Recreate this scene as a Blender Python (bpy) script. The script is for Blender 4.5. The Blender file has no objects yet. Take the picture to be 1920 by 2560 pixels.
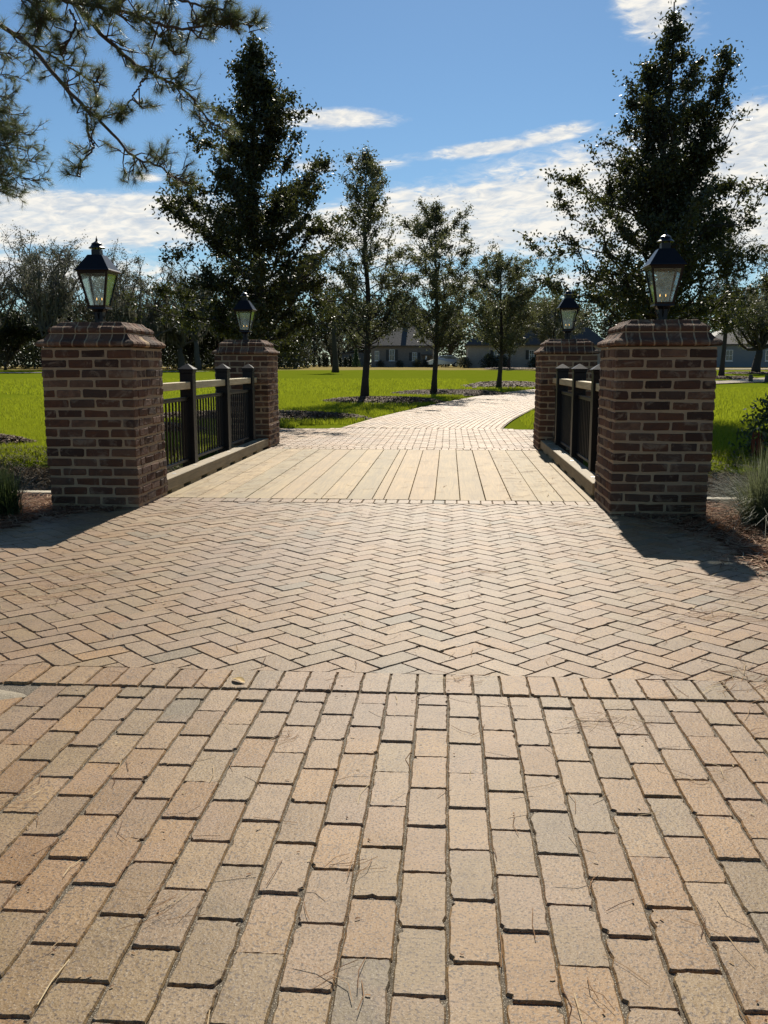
import bpy, math, random
import numpy as np
from mathutils import Vector
R = math.radians
rng = np.random.default_rng(7)
random.seed(7)
S = bpy.context.scene
COL = S.collection

# ------------------------------------------------------------------ camera, sky, sun, exposure
cam_d = bpy.data.cameras.new("camera"); cam = bpy.data.objects.new("camera", cam_d); COL.objects.link(cam)
cam.location = (0, 0, 1.15); cam.rotation_euler = (R(90 - 9.193), 0, R(4.012))
cam_d.sensor_fit = 'VERTICAL'; cam_d.sensor_height = 24; cam_d.lens = 2280 / 2560 * 24
cam_d.clip_start = 0.05; cam_d.clip_end = 3000
S.camera = cam
SUN_EL, SUN_AZ = 40.0, 1.8
S.view_settings.view_transform = 'Standard'; S.view_settings.look = 'None'
S.view_settings.exposure = 0.30; S.view_settings.gamma = 1
S.cycles.max_bounces = 6; S.cycles.transparent_max_bounces = 12
S.cycles.use_denoising = True
ld = bpy.data.lights.new("sun", 'SUN'); ld.energy = 5.0; ld.angle = R(0.53); ld.color = (1.0, 0.925, 0.80)
lo = bpy.data.objects.new("sun", ld); COL.objects.link(lo); lo.rotation_euler = (R(-(90 - SUN_EL)), 0, R(-SUN_AZ))
lo.location = (0, 0, 30)

class NT:
    """tiny node helper"""
    def __init__(s, nt): s.nt = nt; s.n = nt.nodes; s.l = nt.links
    def new(s, t, **k):
        nd = s.n.new(t)
        for a, b in k.items(): setattr(nd, a, b)
        return nd
    def put(s, sock, v):
        if isinstance(v, bpy.types.NodeSocket): s.l.new(v, sock)
        elif v is not None: sock.default_value = v
    def math(s, op, a, b=None, c=None, clamp=False):
        nd = s.new('ShaderNodeMath', operation=op); nd.use_clamp = clamp
        s.put(nd.inputs[0], a)
        if b is not None: s.put(nd.inputs[1], b)
        if c is not None: s.put(nd.inputs[2], c)
        return nd.outputs[0]
    def noise(s, vec, scale, detail=4, rough=.55, dist=0):
        nd = s.new('ShaderNodeTexNoise'); s.put(nd.inputs['Vector'], vec)
        nd.inputs['Scale'].default_value = scale; nd.inputs['Detail'].default_value = detail
        nd.inputs['Roughness'].default_value = rough; nd.inputs['Distortion'].default_value = dist
        return nd.outputs[0]
    def ramp(s, f, stops):
        nd = s.new('ShaderNodeValToRGB'); s.put(nd.inputs[0], f); e = nd.color_ramp.elements
        while len(e) < len(stops): e.new(0.5)
        for k, (p, c) in enumerate(stops):
            e[k].position = p; e[k].color = (*c, 1) if len(c) == 3 else c
        return nd.outputs[0]
    def mix(s, f, a, b, mode='MIX'):
        nd = s.new('ShaderNodeMix', data_type='RGBA', blend_type=mode)
        s.put(nd.inputs[0], f); s.put(nd.inputs[6], a if not isinstance(a, tuple) else (*a, 1)[:4]); s.put(nd.inputs[7], b if not isinstance(b, tuple) else (*b, 1)[:4])
        return nd.outputs[2]
    def maprange(s, v, a, b, c=0., d=1., smooth=False):
        nd = s.new('ShaderNodeMapRange')
        if smooth: nd.interpolation_type = 'SMOOTHSTEP'
        s.put(nd.inputs[0], v)
        for i, x in enumerate((a, b, c, d)): nd.inputs[i + 1].default_value = x
        return nd.outputs[0]
    def sep(s, v):
        nd = s.new('ShaderNodeSeparateXYZ'); s.put(nd.inputs[0], v); return nd.outputs
    def comb(s, x, y, z):
        nd = s.new('ShaderNodeCombineXYZ')
        for i, v in enumerate((x, y, z)): s.put(nd.inputs[i], v)
        return nd.outputs[0]

# world: Nishita sky + stratus banks and wisps laid out by direction
W = bpy.data.worlds.new("World"); S.world = W; W.use_nodes = True
n = NT(W.node_tree); n.n.clear()
sky = n.new('ShaderNodeTexSky', sky_type='NISHITA'); sky.sun_disc = False
sky.sun_elevation = R(SUN_EL); sky.sun_rotation = R(SUN_AZ); sky.air_density = 1.0; sky.dust_density = 0.15; sky.ozone_density = 2.6; sky.altitude = 0
tc = n.new('ShaderNodeTexCoord'); dx, dy, dz = n.sep(tc.outputs['Generated'])
az = n.math('MULTIPLY', n.math('ARCTAN2', dx, dy), 57.2958)
el = n.math('MULTIPLY', n.math('ARCSINE', dz), 57.2958)
v1 = n.comb(n.math('MULTIPLY', az, .10), n.math('MULTIPLY', el, .42), 0.)
big = n.noise(v1, 1.6, 6, .6, .4)
v2 = n.comb(n.math('MULTIPLY', az, .55), n.math('ADD', n.math('MULTIPLY', el, 1.9), n.math('MULTIPLY', az, -.25)), 3.)
rip = n.noise(v2, 1.1, 4, .55, .9)
v3 = n.comb(n.math('MULTIPLY', az, .30), n.math('MULTIPLY', el, .9), 7.)
wis = n.noise(v3, 2.2, 5, .58, 1.2)
def blob(a0, e0, wa, we, slope=0., amp=1.):
    a = n.math('DIVIDE', n.math('SUBTRACT', az, a0), wa)
    ee = n.math('SUBTRACT', n.math('SUBTRACT', el, e0), n.math('MULTIPLY', n.math('SUBTRACT', az, a0), slope))
    b = n.math('DIVIDE', ee, we)
    r = n.math('SUBTRACT', amp, n.math('ADD', n.math('MULTIPLY', a, a), n.math('MULTIPLY', b, b)))
    return n.math('MAXIMUM', r, -1.5)
blobs = [(-22, 8.1, 10.5, 1.5, .03, 1.4), (-13, 7.9, 6, 1.1, 0, .9), (-24, 5.2, 12, 1.3, 0, .8), (1.0, 8.4, 10.5, 1.9, .08, 1.5), (9, 9.6, 9, 2.7, .12, 1.4),
         (19, 10.2, 9, 3.0, .15, 2.1), (-7.2, 14.1, 4.0, .55, .02, 1.0), (2.0, 12.5, 5.2, .42, .10, .95), (6.0, 13.1, 2.6, .5, .12, .9), (-8.2, 11.5, 1.6, .45, 0, .8),
         (-4.4, 11.7, 2.1, .36, 0, .85), (16.6, 13.9, 1.6, .4, .3, .7), (11.4, 19.2, 2.5, 1.7, -.2, .95), (12.8, 20.6, 4.5, 1.3, 0, 1.0), (-18, 10.6, 1.3, .3, 0, .7),
         (-2, 5.0, 30, .8, 0, .55), (-50, 9, 18, 2, 0, 1.), (45, 11, 18, 2.5, 0, 1.)]
tot = None
for bb in blobs:
    o = blob(*bb); tot = o if tot is None else n.math('MAXIMUM', tot, o)
nz = n.math('ADD', n.math('MULTIPLY', n.math('SUBTRACT', big, .5), 2.6), n.math('MULTIPLY', n.math('SUBTRACT', wis, .5), 1.5))
dens = n.math('ADD', tot, nz)
mask = n.maprange(dens, -.1, .8, 0, 1, True)
veil = n.math('MULTIPLY', n.maprange(n.math('ADD', dens, n.math('MULTIPLY', n.math('SUBTRACT', rip, .5), 1.4)), -.55, .7, 0, .35, True), 1.)
mask = n.math('MAXIMUM', n.math('MULTIPLY', mask, n.maprange(rip, .3, .6, .74, 1.)), veil)
ccol = n.ramp(n.math('ADD', n.math('MULTIPLY', rip, .5), n.math('MULTIPLY', wis, .5)), [(.34, (9.0, 9.6, 10.4)), (.58, (14.4, 13.9, 12.8))])
skc = n.mix(1.0, sky.outputs[0], (.86, 1.10, 1.24), 'MULTIPLY')
skc = n.mix(mask, skc, ccol)
bg = n.new('ShaderNodeBackground'); n.l.new(skc, bg.inputs[0]); bg.inputs[1].default_value = 0.055
out = n.new('ShaderNodeOutputWorld'); n.l.new(bg.outputs[0], out.inputs[0])

# ------------------------------------------------------------------ mesh helpers
def tag(o, label=None, cat=None, group=None, kind=None):
    if label: o['label'] = label
    if cat: o['category'] = cat
    if group: o['group'] = group
    if kind: o['kind'] = kind
    return o
def empty(name, loc=(0, 0, 0), rz=0):
    o = bpy.data.objects.new(name, None); COL.objects.link(o); o.location = loc; o.rotation_euler = (0, 0, rz); o.empty_display_size = .2; return o
def mesh_np(name, V, polys, rnd=None, smooth=False):
    """polys: list of int arrays (m,k); rnd: per-face floats"""
    me = bpy.data.meshes.new(name)
    V = np.asarray(V, np.float32).reshape(-1, 3)
    loops = np.concatenate([p.ravel() for p in polys]).astype(np.int32)
    tot = np.concatenate([np.full(len(p), p.shape[1]) for p in polys]); st = np.concatenate([[0], np.cumsum(tot)[:-1]]).astype(np.int32)
    me.vertices.add(len(V)); me.vertices.foreach_set('co', V.ravel())
    me.loops.add(len(loops)); me.loops.foreach_set('vertex_index', loops)
    me.polygons.add(len(st)); me.polygons.foreach_set('loop_start', st)
    me.update(calc_edges=True)
    if rnd is not None:
        at = me.attributes.new('rnd', 'FLOAT', 'FACE'); at.data.foreach_set('value', np.asarray(rnd, np.float32))
    me.polygons.foreach_set('use_smooth', np.full(len(st), smooth)); me.update()
    return me
def obj(name, me, mat, parent=None, loc=None):
    o = bpy.data.objects.new(name, me); COL.objects.link(o)
    if mat is not None and not len(me.materials):
        for m in (mat if isinstance(mat, (list, tuple)) else [mat]): me.materials.append(m)
    if parent: o.parent = parent
    if loc: o.location = loc
    return o
class MB:
    def __init__(s): s.V = []; s.P = {}; s.n = 0; s.R = {}
    def add(s, V, F, r=0.):
        V = np.asarray(V, float)
        s.V.append(V)
        for f in F:
            k = len(f); s.P.setdefault(k, []).append([i + s.n for i in f]); s.R.setdefault(k, []).append(r)
        s.n += len(V)
    def addnp(s, V, F, r=None):
        V = np.asarray(V, float).reshape(-1, 3); F = np.asarray(F); k = F.shape[1]
        s.V.append(V); s.P.setdefault(k, []).extend((F + s.n).tolist())
        s.R.setdefault(k, []).extend((np.zeros(len(F)) if r is None else np.asarray(r)).tolist()); s.n += len(V)
    def box(s, x0, x1, y0, y1, z0, z1, r=0.):
        V = [(x, y, z) for z in (z0, z1) for (x, y) in ((x0, y0), (x1, y0), (x1, y1), (x0, y1))]
        s.add(V, [(3, 2, 1, 0), (4, 5, 6, 7), (0, 1, 5, 4), (1, 2, 6, 5), (2, 3, 7, 6), (3, 0, 4, 7)], r)
    def cbox(s, x0, x1, y0, y1, z0, z1, c=.005, r=0., jit=0., M=None):
        """chamfered box"""
        lo = np.array([x0, y0, z0]); hi = np.array([x1, y1, z1]); V = []; ix = {}
        for sx in (0, 1):
            for sy in (0, 1):
                for sz in (0, 1):
                    b = np.array([(lo, hi)[sx][0], (lo, hi)[sy][1], (lo, hi)[sz][2]])
                    d = np.array([c if sx == 0 else -c, c if sy == 0 else -c, c if sz == 0 else -c])
                    j = rng.normal(0, jit, 3) if jit else 0
                    for a in range(3):
                        v = b + d + j; v[a] = b[a] + (rng.normal(0, jit * .5) if jit else 0)
                        ix[(sx, sy, sz, a)] = len(V); V.append(v)
        F = []
        for a in range(3):
            o1, o2 = [(1, 2), (2, 0), (0, 1)][a]
            for sg in (0, 1):
                q = []
                for (u, w) in ((0, 0), (1, 0), (1, 1), (0, 1)):
                    k = [0, 0, 0]; k[a] = sg; k[o1] = u; k[o2] = w; q.append(ix[(*k, a)])
                F.append(q if sg else q[::-1])
        for a in range(3):   # edges parallel to a
            b, c2 = [(1, 2), (2, 0), (0, 1)][a]
            for u in (0, 1):
                for w in (0, 1):
                    k0 = [0, 0, 0]; k0[b] = u; k0[c2] = w; k1 = list(k0); k1[a] = 1
                    q = [ix[(*k0, b)], ix[(*k1, b)], ix[(*k1, c2)], ix[(*k0, c2)]]
                    F.append(q[::-1] if (u ^ w) == 0 else q)
        for k in [(i, j, l) for i in (0, 1) for j in (0, 1) for l in (0, 1)]:
            t = [ix[(*k, 0)], ix[(*k, 1)], ix[(*k, 2)]]; F.append(t if sum(k) % 2 else t[::-1])
        V = np.array(V)
        if M is not None: V = M(V)
        s.add(V, F, r)
    def tube(s, pts, rad, sides=6, r=0., cap=True):
        pts = np.asarray(pts, float); m = len(pts); rad = np.broadcast_to(rad, m)
        t = np.gradient(pts, axis=0); t /= np.linalg.norm(t, axis=1)[:, None] + 1e-9
        up = np.array([0, 0, 1.]) if abs(t[0][2]) < .9 else np.array([1., 0, 0])
        a = np.cross(t, up); a /= np.linalg.norm(a, axis=1)[:, None] + 1e-9; b = np.cross(t, a)
        ang = np.arange(sides) / sides * 2 * np.pi
        V = (pts[:, None] + rad[:, None, None] * (a[:, None] * np.cos(ang)[None, :, None] + b[:, None] * np.sin(ang)[None, :, None])).reshape(-1, 3)
        i = np.arange(m - 1)[:, None] * sides; k = np.arange(sides)[None]; k2 = (k + 1) % sides
        F = np.stack([i + k, i + k2, i + sides + k2, i + sides + k], -1).reshape(-1, 4)
        s.addnp(V, F, np.full(len(F), r))
        if cap:
            s.P.setdefault(sides, []).append([s.n - sides + q for q in range(sides)]); s.R.setdefault(sides, []).append(r)
            s.P[sides].append([s.n - len(V) + q for q in range(sides)][::-1]); s.R[sides].append(r)
    def frustum(s, cx, cy, z0, z1, w0, w1, d0=None, d1=None, r=0.):
        d0 = w0 if d0 is None else d0; d1 = w1 if d1 is None else d1
        V = [(cx + sx * w / 2, cy + sy * d / 2, z) for z, w, d in ((z0, w0, d0), (z1, w1, d1)) for sx, sy in ((-1, -1), (1, -1), (1, 1), (-1, 1))]
        s.add(V, [(3, 2, 1, 0), (4, 5, 6, 7), (0, 1, 5, 4), (1, 2, 6, 5), (2, 3, 7, 6), (3, 0, 4, 7)], r)
    def me(s, name, smooth=False):
        ks = sorted(s.P)
        return mesh_np(name, np.concatenate(s.V), [np.array(s.P[k]) for k in ks], np.concatenate([s.R[k] for k in ks]), smooth)
    def build(s, name, mat, parent=None, loc=None, smooth=False): return obj(name, s.me(name, smooth), mat, parent, loc)

def leafquads(C, L, Wd, r=None, updir=None, spread=1.):
    """diamond leaves at centres C"""
    m = len(C); t = rng.normal(0, 1, (m, 3)) * spread
    if updir is not None: t += updir
    t /= np.linalg.norm(t, axis=1)[:, None]
    q = rng.normal(0, 1, (m, 3)); b = np.cross(t, q); b /= np.linalg.norm(b, axis=1)[:, None] + 1e-9
    L = np.broadcast_to(L, m)[:, None] * rng.uniform(.7, 1.25, (m, 1)); Wd = np.broadcast_to(Wd, m)[:, None] * rng.uniform(.7, 1.25, (m, 1))
    V = np.stack([C - t * L * .5, C + b * Wd * .5 - t * L * .05, C + t * L * .5, C - b * Wd * .5 - t * L * .05], 1).reshape(-1, 3)
    F = np.arange(m * 4).reshape(-1, 4)
    return V, F

# ------------------------------------------------------------------ materials
def mat(name):
    m = bpy.data.materials.new(name); m.use_nodes = True; nn = NT(m.node_tree); p = m.node_tree.nodes['Principled BSDF']; return m, nn, p
def geo_pos(nn): return nn.new('ShaderNodeNewGeometry').outputs['Position']
def objco(nn): return nn.new('ShaderNodeTexCoord').outputs['Object']
def rnd(nn): return nn.new('ShaderNodeAttribute', attribute_name='rnd').outputs['Fac']
def bump(nn, p, h, st, dist=.01):
    b = nn.new('ShaderNodeBump'); b.inputs['Strength'].default_value = st; b.inputs['Distance'].default_value = dist
    nn.put(b.inputs['Height'], h); nn.l.new(b.outputs[0], p.inputs['Normal'])
def simple(name, c, rough=.6, metal=0., spec=.5, var=.0, nscale=20):
    m, nn, p = mat(name)
    if var:
        f = nn.noise(objco(nn), nscale, 4); col = nn.mix(f, tuple(x * (1 - var) for x in c), tuple(min(1, x * (1 + var)) for x in c)); nn.l.new(col, p.inputs['Base Color'])
        bump(nn, p, f, .15, .004)
    else: p.inputs['Base Color'].default_value = (*c, 1)
    p.inputs['Roughness'].default_value = rough; p.inputs['Metallic'].default_value = metal; p.inputs['Specular IOR Level'].default_value = spec
    return m

def paver_mat(name, bright=1., fine=1.):
    m, nn, p = mat(name); P = geo_pos(nn); r = rnd(nn)
    ramp = nn.ramp(r, [(0., (.235, .126, .048)), (.16, (.275, .156, .060)), (.30, (.245, .142, .062)), (.44, (.225, .148, .068)), (.56, (.215, .148, .074)), (.66, (.265, .165, .075)), (.78, (.235, .150, .080)), (.93, (.262, .172, .090)), (.975, (.180, .136, .076)), (1., (.165, .129, .078))])
    r2 = nn.new('ShaderNodeMath', operation='FRACT'); nn.put(r2.inputs[0], nn.math('MULTIPLY', r, 37.7))
    base = nn.mix(1., ramp, nn.ramp(r2.outputs[0], [(0, (.86, .86, .86)), (1, (1.12, 1.12, 1.12))]), 'MULTIPLY')
    wear = nn.noise(P, .55, 5, .6, .5)                      # broad wear: sandy, violet-grey
    base = nn.mix(nn.maprange(wear, .40, .62, 0, .25, True), base, (.25, .160, .070))
    vi = nn.noise(nn.new('ShaderNodeVectorMath', operation='ADD').outputs[0] if False else P, .38, 3, .5, 1.0)
    base = nn.mix(nn.maprange(vi, .52, .66, 0, .45, True), base, (.185, .130, .095))
    blot = nn.noise(P, 9., 5, .6); base = nn.mix(nn.maprange(blot, .35, .7, 0, .6), base, nn.mix(1., base, (.66, .63, .60), 'MULTIPLY'))
    sp = nn.new('ShaderNodeTexNoise'); sp.inputs['Scale'].default_value = 150; sp.inputs['Detail'].default_value = 3; nn.l.new(P, sp.inputs['Vector'])
    st2 = nn.noise(P, 26., 5, .7, .5); base = nn.mix(nn.maprange(st2, .52, .68, 0, .55), base, nn.mix(1., base, (.50, .47, .44), 'MULTIPLY'))
    pk = nn.noise(P, 3.1, 4, .6); base = nn.mix(nn.maprange(pk, .48, .66, 0, .5, True), base, (.25, .158, .095))
    spk = nn.maprange(sp.outputs[0], .55, .60, 0, .85 * fine)
    base = nn.mix(spk, base, (.075, .05, .035))
    sp2 = nn.noise(P, 260, 2, .5); base = nn.mix(nn.maprange(sp2, .60, .66, 0, .28 * fine), base, (.55, .47, .36))
    nn.l.new(nn.mix(1., base, (bright, bright * 1.0, bright * .98), 'MULTIPLY'), p.inputs['Base Color'])
    p.inputs['Roughness'].default_value = .55; p.inputs['Specular IOR Level'].default_value = .24
    h = nn.math('ADD', nn.math('MULTIPLY', nn.noise(P, 60, 5, .65), 1.), nn.math('MULTIPLY', sp.outputs[0], .5))
    bump(nn, p, h, .55, .004)
    return m
M_PAVER = paver_mat('paver_clay', 1.19)
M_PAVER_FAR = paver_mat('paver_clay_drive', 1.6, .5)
def sand_mat(name, c1, c2, sc=90):
    m, nn, p = mat(name); P = geo_pos(nn); f = nn.noise(P, sc, 5, .7); g = nn.noise(P, 3, 3)
    c = nn.mix(f, c1, c2); c = nn.mix(nn.maprange(g, .4, .7, 0, .5), c, nn.mix(1., c, (.6, .55, .45), 'MULTIPLY'))
    w = nn.noise(P, 420, 1); c = nn.mix(nn.maprange(w, .60, .66, 0, .85), c, (.60, .53, .40))
    nn.l.new(c, p.inputs['Base Color']); p.inputs['Roughness'].default_value = .95; bump(nn, p, f, .8, .006); return m
M_SAND = sand_mat('joint_sand', (.06, .048, .034), (.17, .135, .09))
M_SAND_LIGHT = sand_mat('loose_sand', (.20, .15, .09), (.28, .215, .135), 140)
M_CONC = sand_mat('concrete', (.27, .225, .155), (.36, .30, .215), 60)

def brick_mat():
    m, nn, p = mat('tumbled_brick'); P = objco(nn); r = rnd(nn)
    c = nn.ramp(r, [(0, (.045, .024, .015)), (.15, (.10, .046, .024)), (.35, (.165, .068, .032)), (.5, (.135, .066, .036)), (.62, (.26, .145, .082)), (.72, (.12, .052, .028)), (.86, (.19, .105, .060)), (1, (.055, .034, .024))])
    s = nn.noise(P, 14, 6, .65, .6); c = nn.mix(nn.maprange(s, .38, .72, 0, .75), c, (.07, .042, .028))
    w = nn.noise(P, 7.3, 6, .7, .8); c = nn.mix(nn.maprange(w, .52, .66, 0, .8, True), c, (.27, .19, .12))
    nn.l.new(c, p.inputs['Base Color']); p.inputs['Roughness'].default_value = .85; p.inputs['Specular IOR Level'].default_value = .3
    h = nn.noise(P, 55, 6, .7); bump(nn, p, nn.math('ADD', h, nn.math('MULTIPLY', w, 1.2)), 1., .010); return m
M_BRICK = brick_mat()
def mortar_mat():
    m, nn, p = mat('mortar'); P = objco(nn); f = nn.noise(P, 30, 6, .7)
    c = nn.mix(f, (.36, .235, .125), (.50, .355, .20)); g = nn.noise(P, 3, 3); c = nn.mix(nn.maprange(g, .4, .7, 0, .5), c, (.26, .19, .13))
    nn.l.new(c, p.inputs['Base Color']); p.inputs['Roughness'].default_value = .95; bump(nn, p, f, .9, .008); return m
M_MORTAR = mortar_mat()
def wood_mat(name, a, b, axis='Y', sc=1., rough=.7):
    m, nn, p = mat(name); P = objco(nn); x, y, z = nn.sep(P); r = rnd(nn); off = nn.math('MULTIPLY', r, 31.)
    if axis == 'Y': v = nn.comb(nn.math('ADD', nn.math('MULTIPLY', x, 22 * sc), off), nn.math('MULTIPLY', y, 1.1 * sc), nn.math('MULTIPLY', z, 22 * sc))
    elif axis == 'X': v = nn.comb(nn.math('MULTIPLY', x, 1.1 * sc), nn.math('ADD', nn.math('MULTIPLY', y, 22 * sc), off), nn.math('MULTIPLY', z, 22 * sc))
    else: v = nn.comb(nn.math('MULTIPLY', x, 22 * sc), nn.math('MULTIPLY', y, 22 * sc), z)
    g = nn.noise(v, 1., 6, .68, 1.6); c = nn.mix(nn.maprange(g, .32, .66), tuple(.74 * q for q in a), b)
    k = nn.noise(P, 1.7, 4, .6); c = nn.mix(nn.maprange(k, .42, .66, 0, .5), c, tuple(.66 * q for q in a))
    c = nn.mix(1., c, nn.ramp(r, [(0, (.80, .84, .80)), (.35, (1, .94, .84)), (.6, (.90, .90, .82)), (.8, (1.06, .92, .80)), (1, (1.10, 1.04, .92))]), 'MULTIPLY')
    d = nn.noise(P, 45, 4, .7); c = nn.mix(nn.maprange(d, .56, .68, 0, .55), c, (.12, .09, .06))
    nn.l.new(c, p.inputs['Base Color']); p.inputs['Roughness'].default_value = rough; bump(nn, p, nn.math('ADD', g, nn.math('MULTIPLY', d, .4)), .3, .004); return m
M_DECK = wood_mat('deck_pine', (.30, .21, .085), (.40, .28, .115), rough=.7)
M_KERB = wood_mat('kerb_pine', (.26, .205, .115), (.36, .285, .17))
M_RAIL = wood_mat('rail_pine', (.52, .45, .28), (.66, .58, .38))
M_BOARD = wood_mat('edging_pine', (.48, .43, .31), (.60, .54, .40), 'X')
M_BLACK = simple('black_powder_coat', (.0045, .0045, .005), .45, 0, .3)
M_POST = simple('black_post_sleeve', (.0045, .0045, .005), .45, 0, .25, .2, 40)
M_LAMP = simple('aged_black_copper', (.014, .012, .012), .35, .6, .6, .3, 30)
M_BRASS = simple('brass', (.35, .22, .08), .35, 1.)
def glass_mat():
    m = bpy.data.materials.new('lantern_glass'); m.use_nodes = True; nn = NT(m.node_tree); nn.n.clear()
    tr = nn.new('ShaderNodeBsdfTransparent'); tr.inputs[0].default_value = (.93, .97, .96, 1)
    gl = nn.new('ShaderNodeBsdfGlossy'); gl.inputs['Roughness'].default_value = .03; gl.inputs[0].default_value = (.9, 1., 1., 1)
    df = nn.new('ShaderNodeBsdfTranslucent'); df.inputs[0].default_value = (.72, .86, .92, 1)
    fr = nn.new('ShaderNodeFresnel'); fr.inputs[0].default_value = 1.5
    f = nn.math('ADD', nn.math('MULTIPLY', fr.outputs[0], .75), .03, clamp=True)
    m1 = nn.new('ShaderNodeMixShader'); nn.l.new(f, m1.inputs[0]); nn.l.new(tr.outputs[0], m1.inputs[1]); nn.l.new(gl.outputs[0], m1.inputs[2])
    dust = nn.maprange(nn.noise(objco(nn), 14, 5, .6), .35, .75, .02, .07)
    m2 = nn.new('ShaderNodeMixShader'); nn.put(m2.inputs[0], dust); nn.l.new(m1.outputs[0], m2.inputs[1]); nn.l.new(df.outputs[0], m2.inputs[2])
    o = nn.new('ShaderNodeOutputMaterial'); nn.l.new(m2.outputs[0], o.inputs[0]); return m
M_GLASS = glass_mat()
def flame_mat():
    m = bpy.data.materials.new('flame'); m.use_nodes = True; nn = NT(m.node_tree); nn.n.clear()
    e = nn.new('ShaderNodeEmission'); e.inputs[0].default_value = (1, .55, .16, 1); e.inputs[1].default_value = 1.6
    o = nn.new('ShaderNodeOutputMaterial'); nn.l.new(e.outputs[0], o.inputs[0]); return m
M_FLAME = flame_mat()
def leaf_mat(name, c1, c2, trans, rough=.38, spec=.6, tw=.3, patch=None):
    m, nn, p = mat(name); r = rnd(nn)
    c = nn.mix(r, c1, c2)
    if patch: c = nn.mix(nn.maprange(nn.noise(geo_pos(nn), .55, 6, .7), .50, .66, 0, .6, True), c, patch)
    nn.l.new(c, p.inputs['Base Color']); p.inputs['Roughness'].default_value = rough; p.inputs['Specular IOR Level'].default_value = spec
    t = nn.new('ShaderNodeBsdfTranslucent'); nn.l.new(nn.mix(1., nn.mix(r, trans, tuple(q * 1.5 for q in trans)), (1, 1, 1), 'MULTIPLY'), t.inputs[0])
    mx = nn.new('ShaderNodeMixShader'); mx.inputs[0].default_value = tw; o = nn.n['Material Output']
    nn.l.new(p.outputs[0], mx.inputs[1]); nn.l.new(t.outputs[0], mx.inputs[2]); nn.l.new(mx.outputs[0], o.inputs[0]); return m
M_LEAF = leaf_mat('oak_leaf', (.020, .028, .010), (.050, .056, .022), (.075, .085, .018), .5, .36, .24)
M_LEAF2 = leaf_mat('young_oak_leaf', (.045, .052, .030), (.105, .108, .060), (.14, .15, .055), .52, .36, .3)
M_NEEDLE = leaf_mat('pine_needle', (.045, .06, .028), (.10, .115, .05), (.17, .19, .06), .4, .5, .35)
M_FAR = leaf_mat('far_foliage', (.05, .055, .033), (.11, .105, .07), (.10, .105, .05), .6, .4, .3)
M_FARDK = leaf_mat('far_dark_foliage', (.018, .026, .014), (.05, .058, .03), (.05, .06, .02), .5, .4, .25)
M_OLIVE = leaf_mat('olive_foliage', (.07, .075, .045), (.14, .14, .085), (.13, .13, .06), .5, .5, .3)
M_MOSS = leaf_mat('spanish_moss', (.11, .105, .085), (.19, .18, .15), (.16, .155, .12), .8, .2, .35)
M_GRASSB = leaf_mat('lawn_blade', (.060, .080, .006), (.12, .135, .016), (.265, .31, .016), .5, .3, .5, (.17, .145, .04))
M_CLUMP = leaf_mat('muhly_grass', (.07, .085, .035), (.20, .20, .12), (.16, .18, .08), .45, .5, .35)
M_DARKGR = leaf_mat('dark_shrub', (.03, .05, .02), (.07, .09, .03), (.08, .11, .03), .45, .5, .3)
def bark(name, c):
    m, nn, p = mat(name); P = objco(nn); x, y, z = nn.sep(P)
    f = nn.noise(nn.comb(nn.math('MULTIPLY', x, 18), nn.math('MULTIPLY', y, 18), nn.math('MULTIPLY', z, 4)), 1, 5, .7)
    nn.l.new(nn.mix(f, tuple(q * .5 for q in c), tuple(q * 1.5 for q in c)), p.inputs['Base Color']); p.inputs['Roughness'].default_value = .9
    bump(nn, p, f, .8, .02); return m
M_BARK = bark('bark', (.035, .028, .022)); M_PBARK = bark('pine_bark', (.10, .065, .045)); M_GBARK = bark('grey_bark', (.075, .066, .056))
def straw(name, a, b, c):
    m, nn, p = mat(name); nn.l.new(nn.ramp(rnd(nn), [(0, a), (.6, b), (1, c)]), p.inputs['Base Color']); p.inputs['Roughness'].default_value = .75; p.inputs['Specular IOR Level'].default_value = .12; return m
M_STRAW = straw('pine_straw', (.11, .045, .02), (.27, .12, .055), (.50, .36, .22))
M_DRYNEED = straw('dry_needle', (.10, .045, .022), (.30, .17, .08), (.60, .47, .27))
M_CHIP = straw('mulch_chip', (.075, .047, .03), (.17, .11, .066), (.34, .25, .17))

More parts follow.
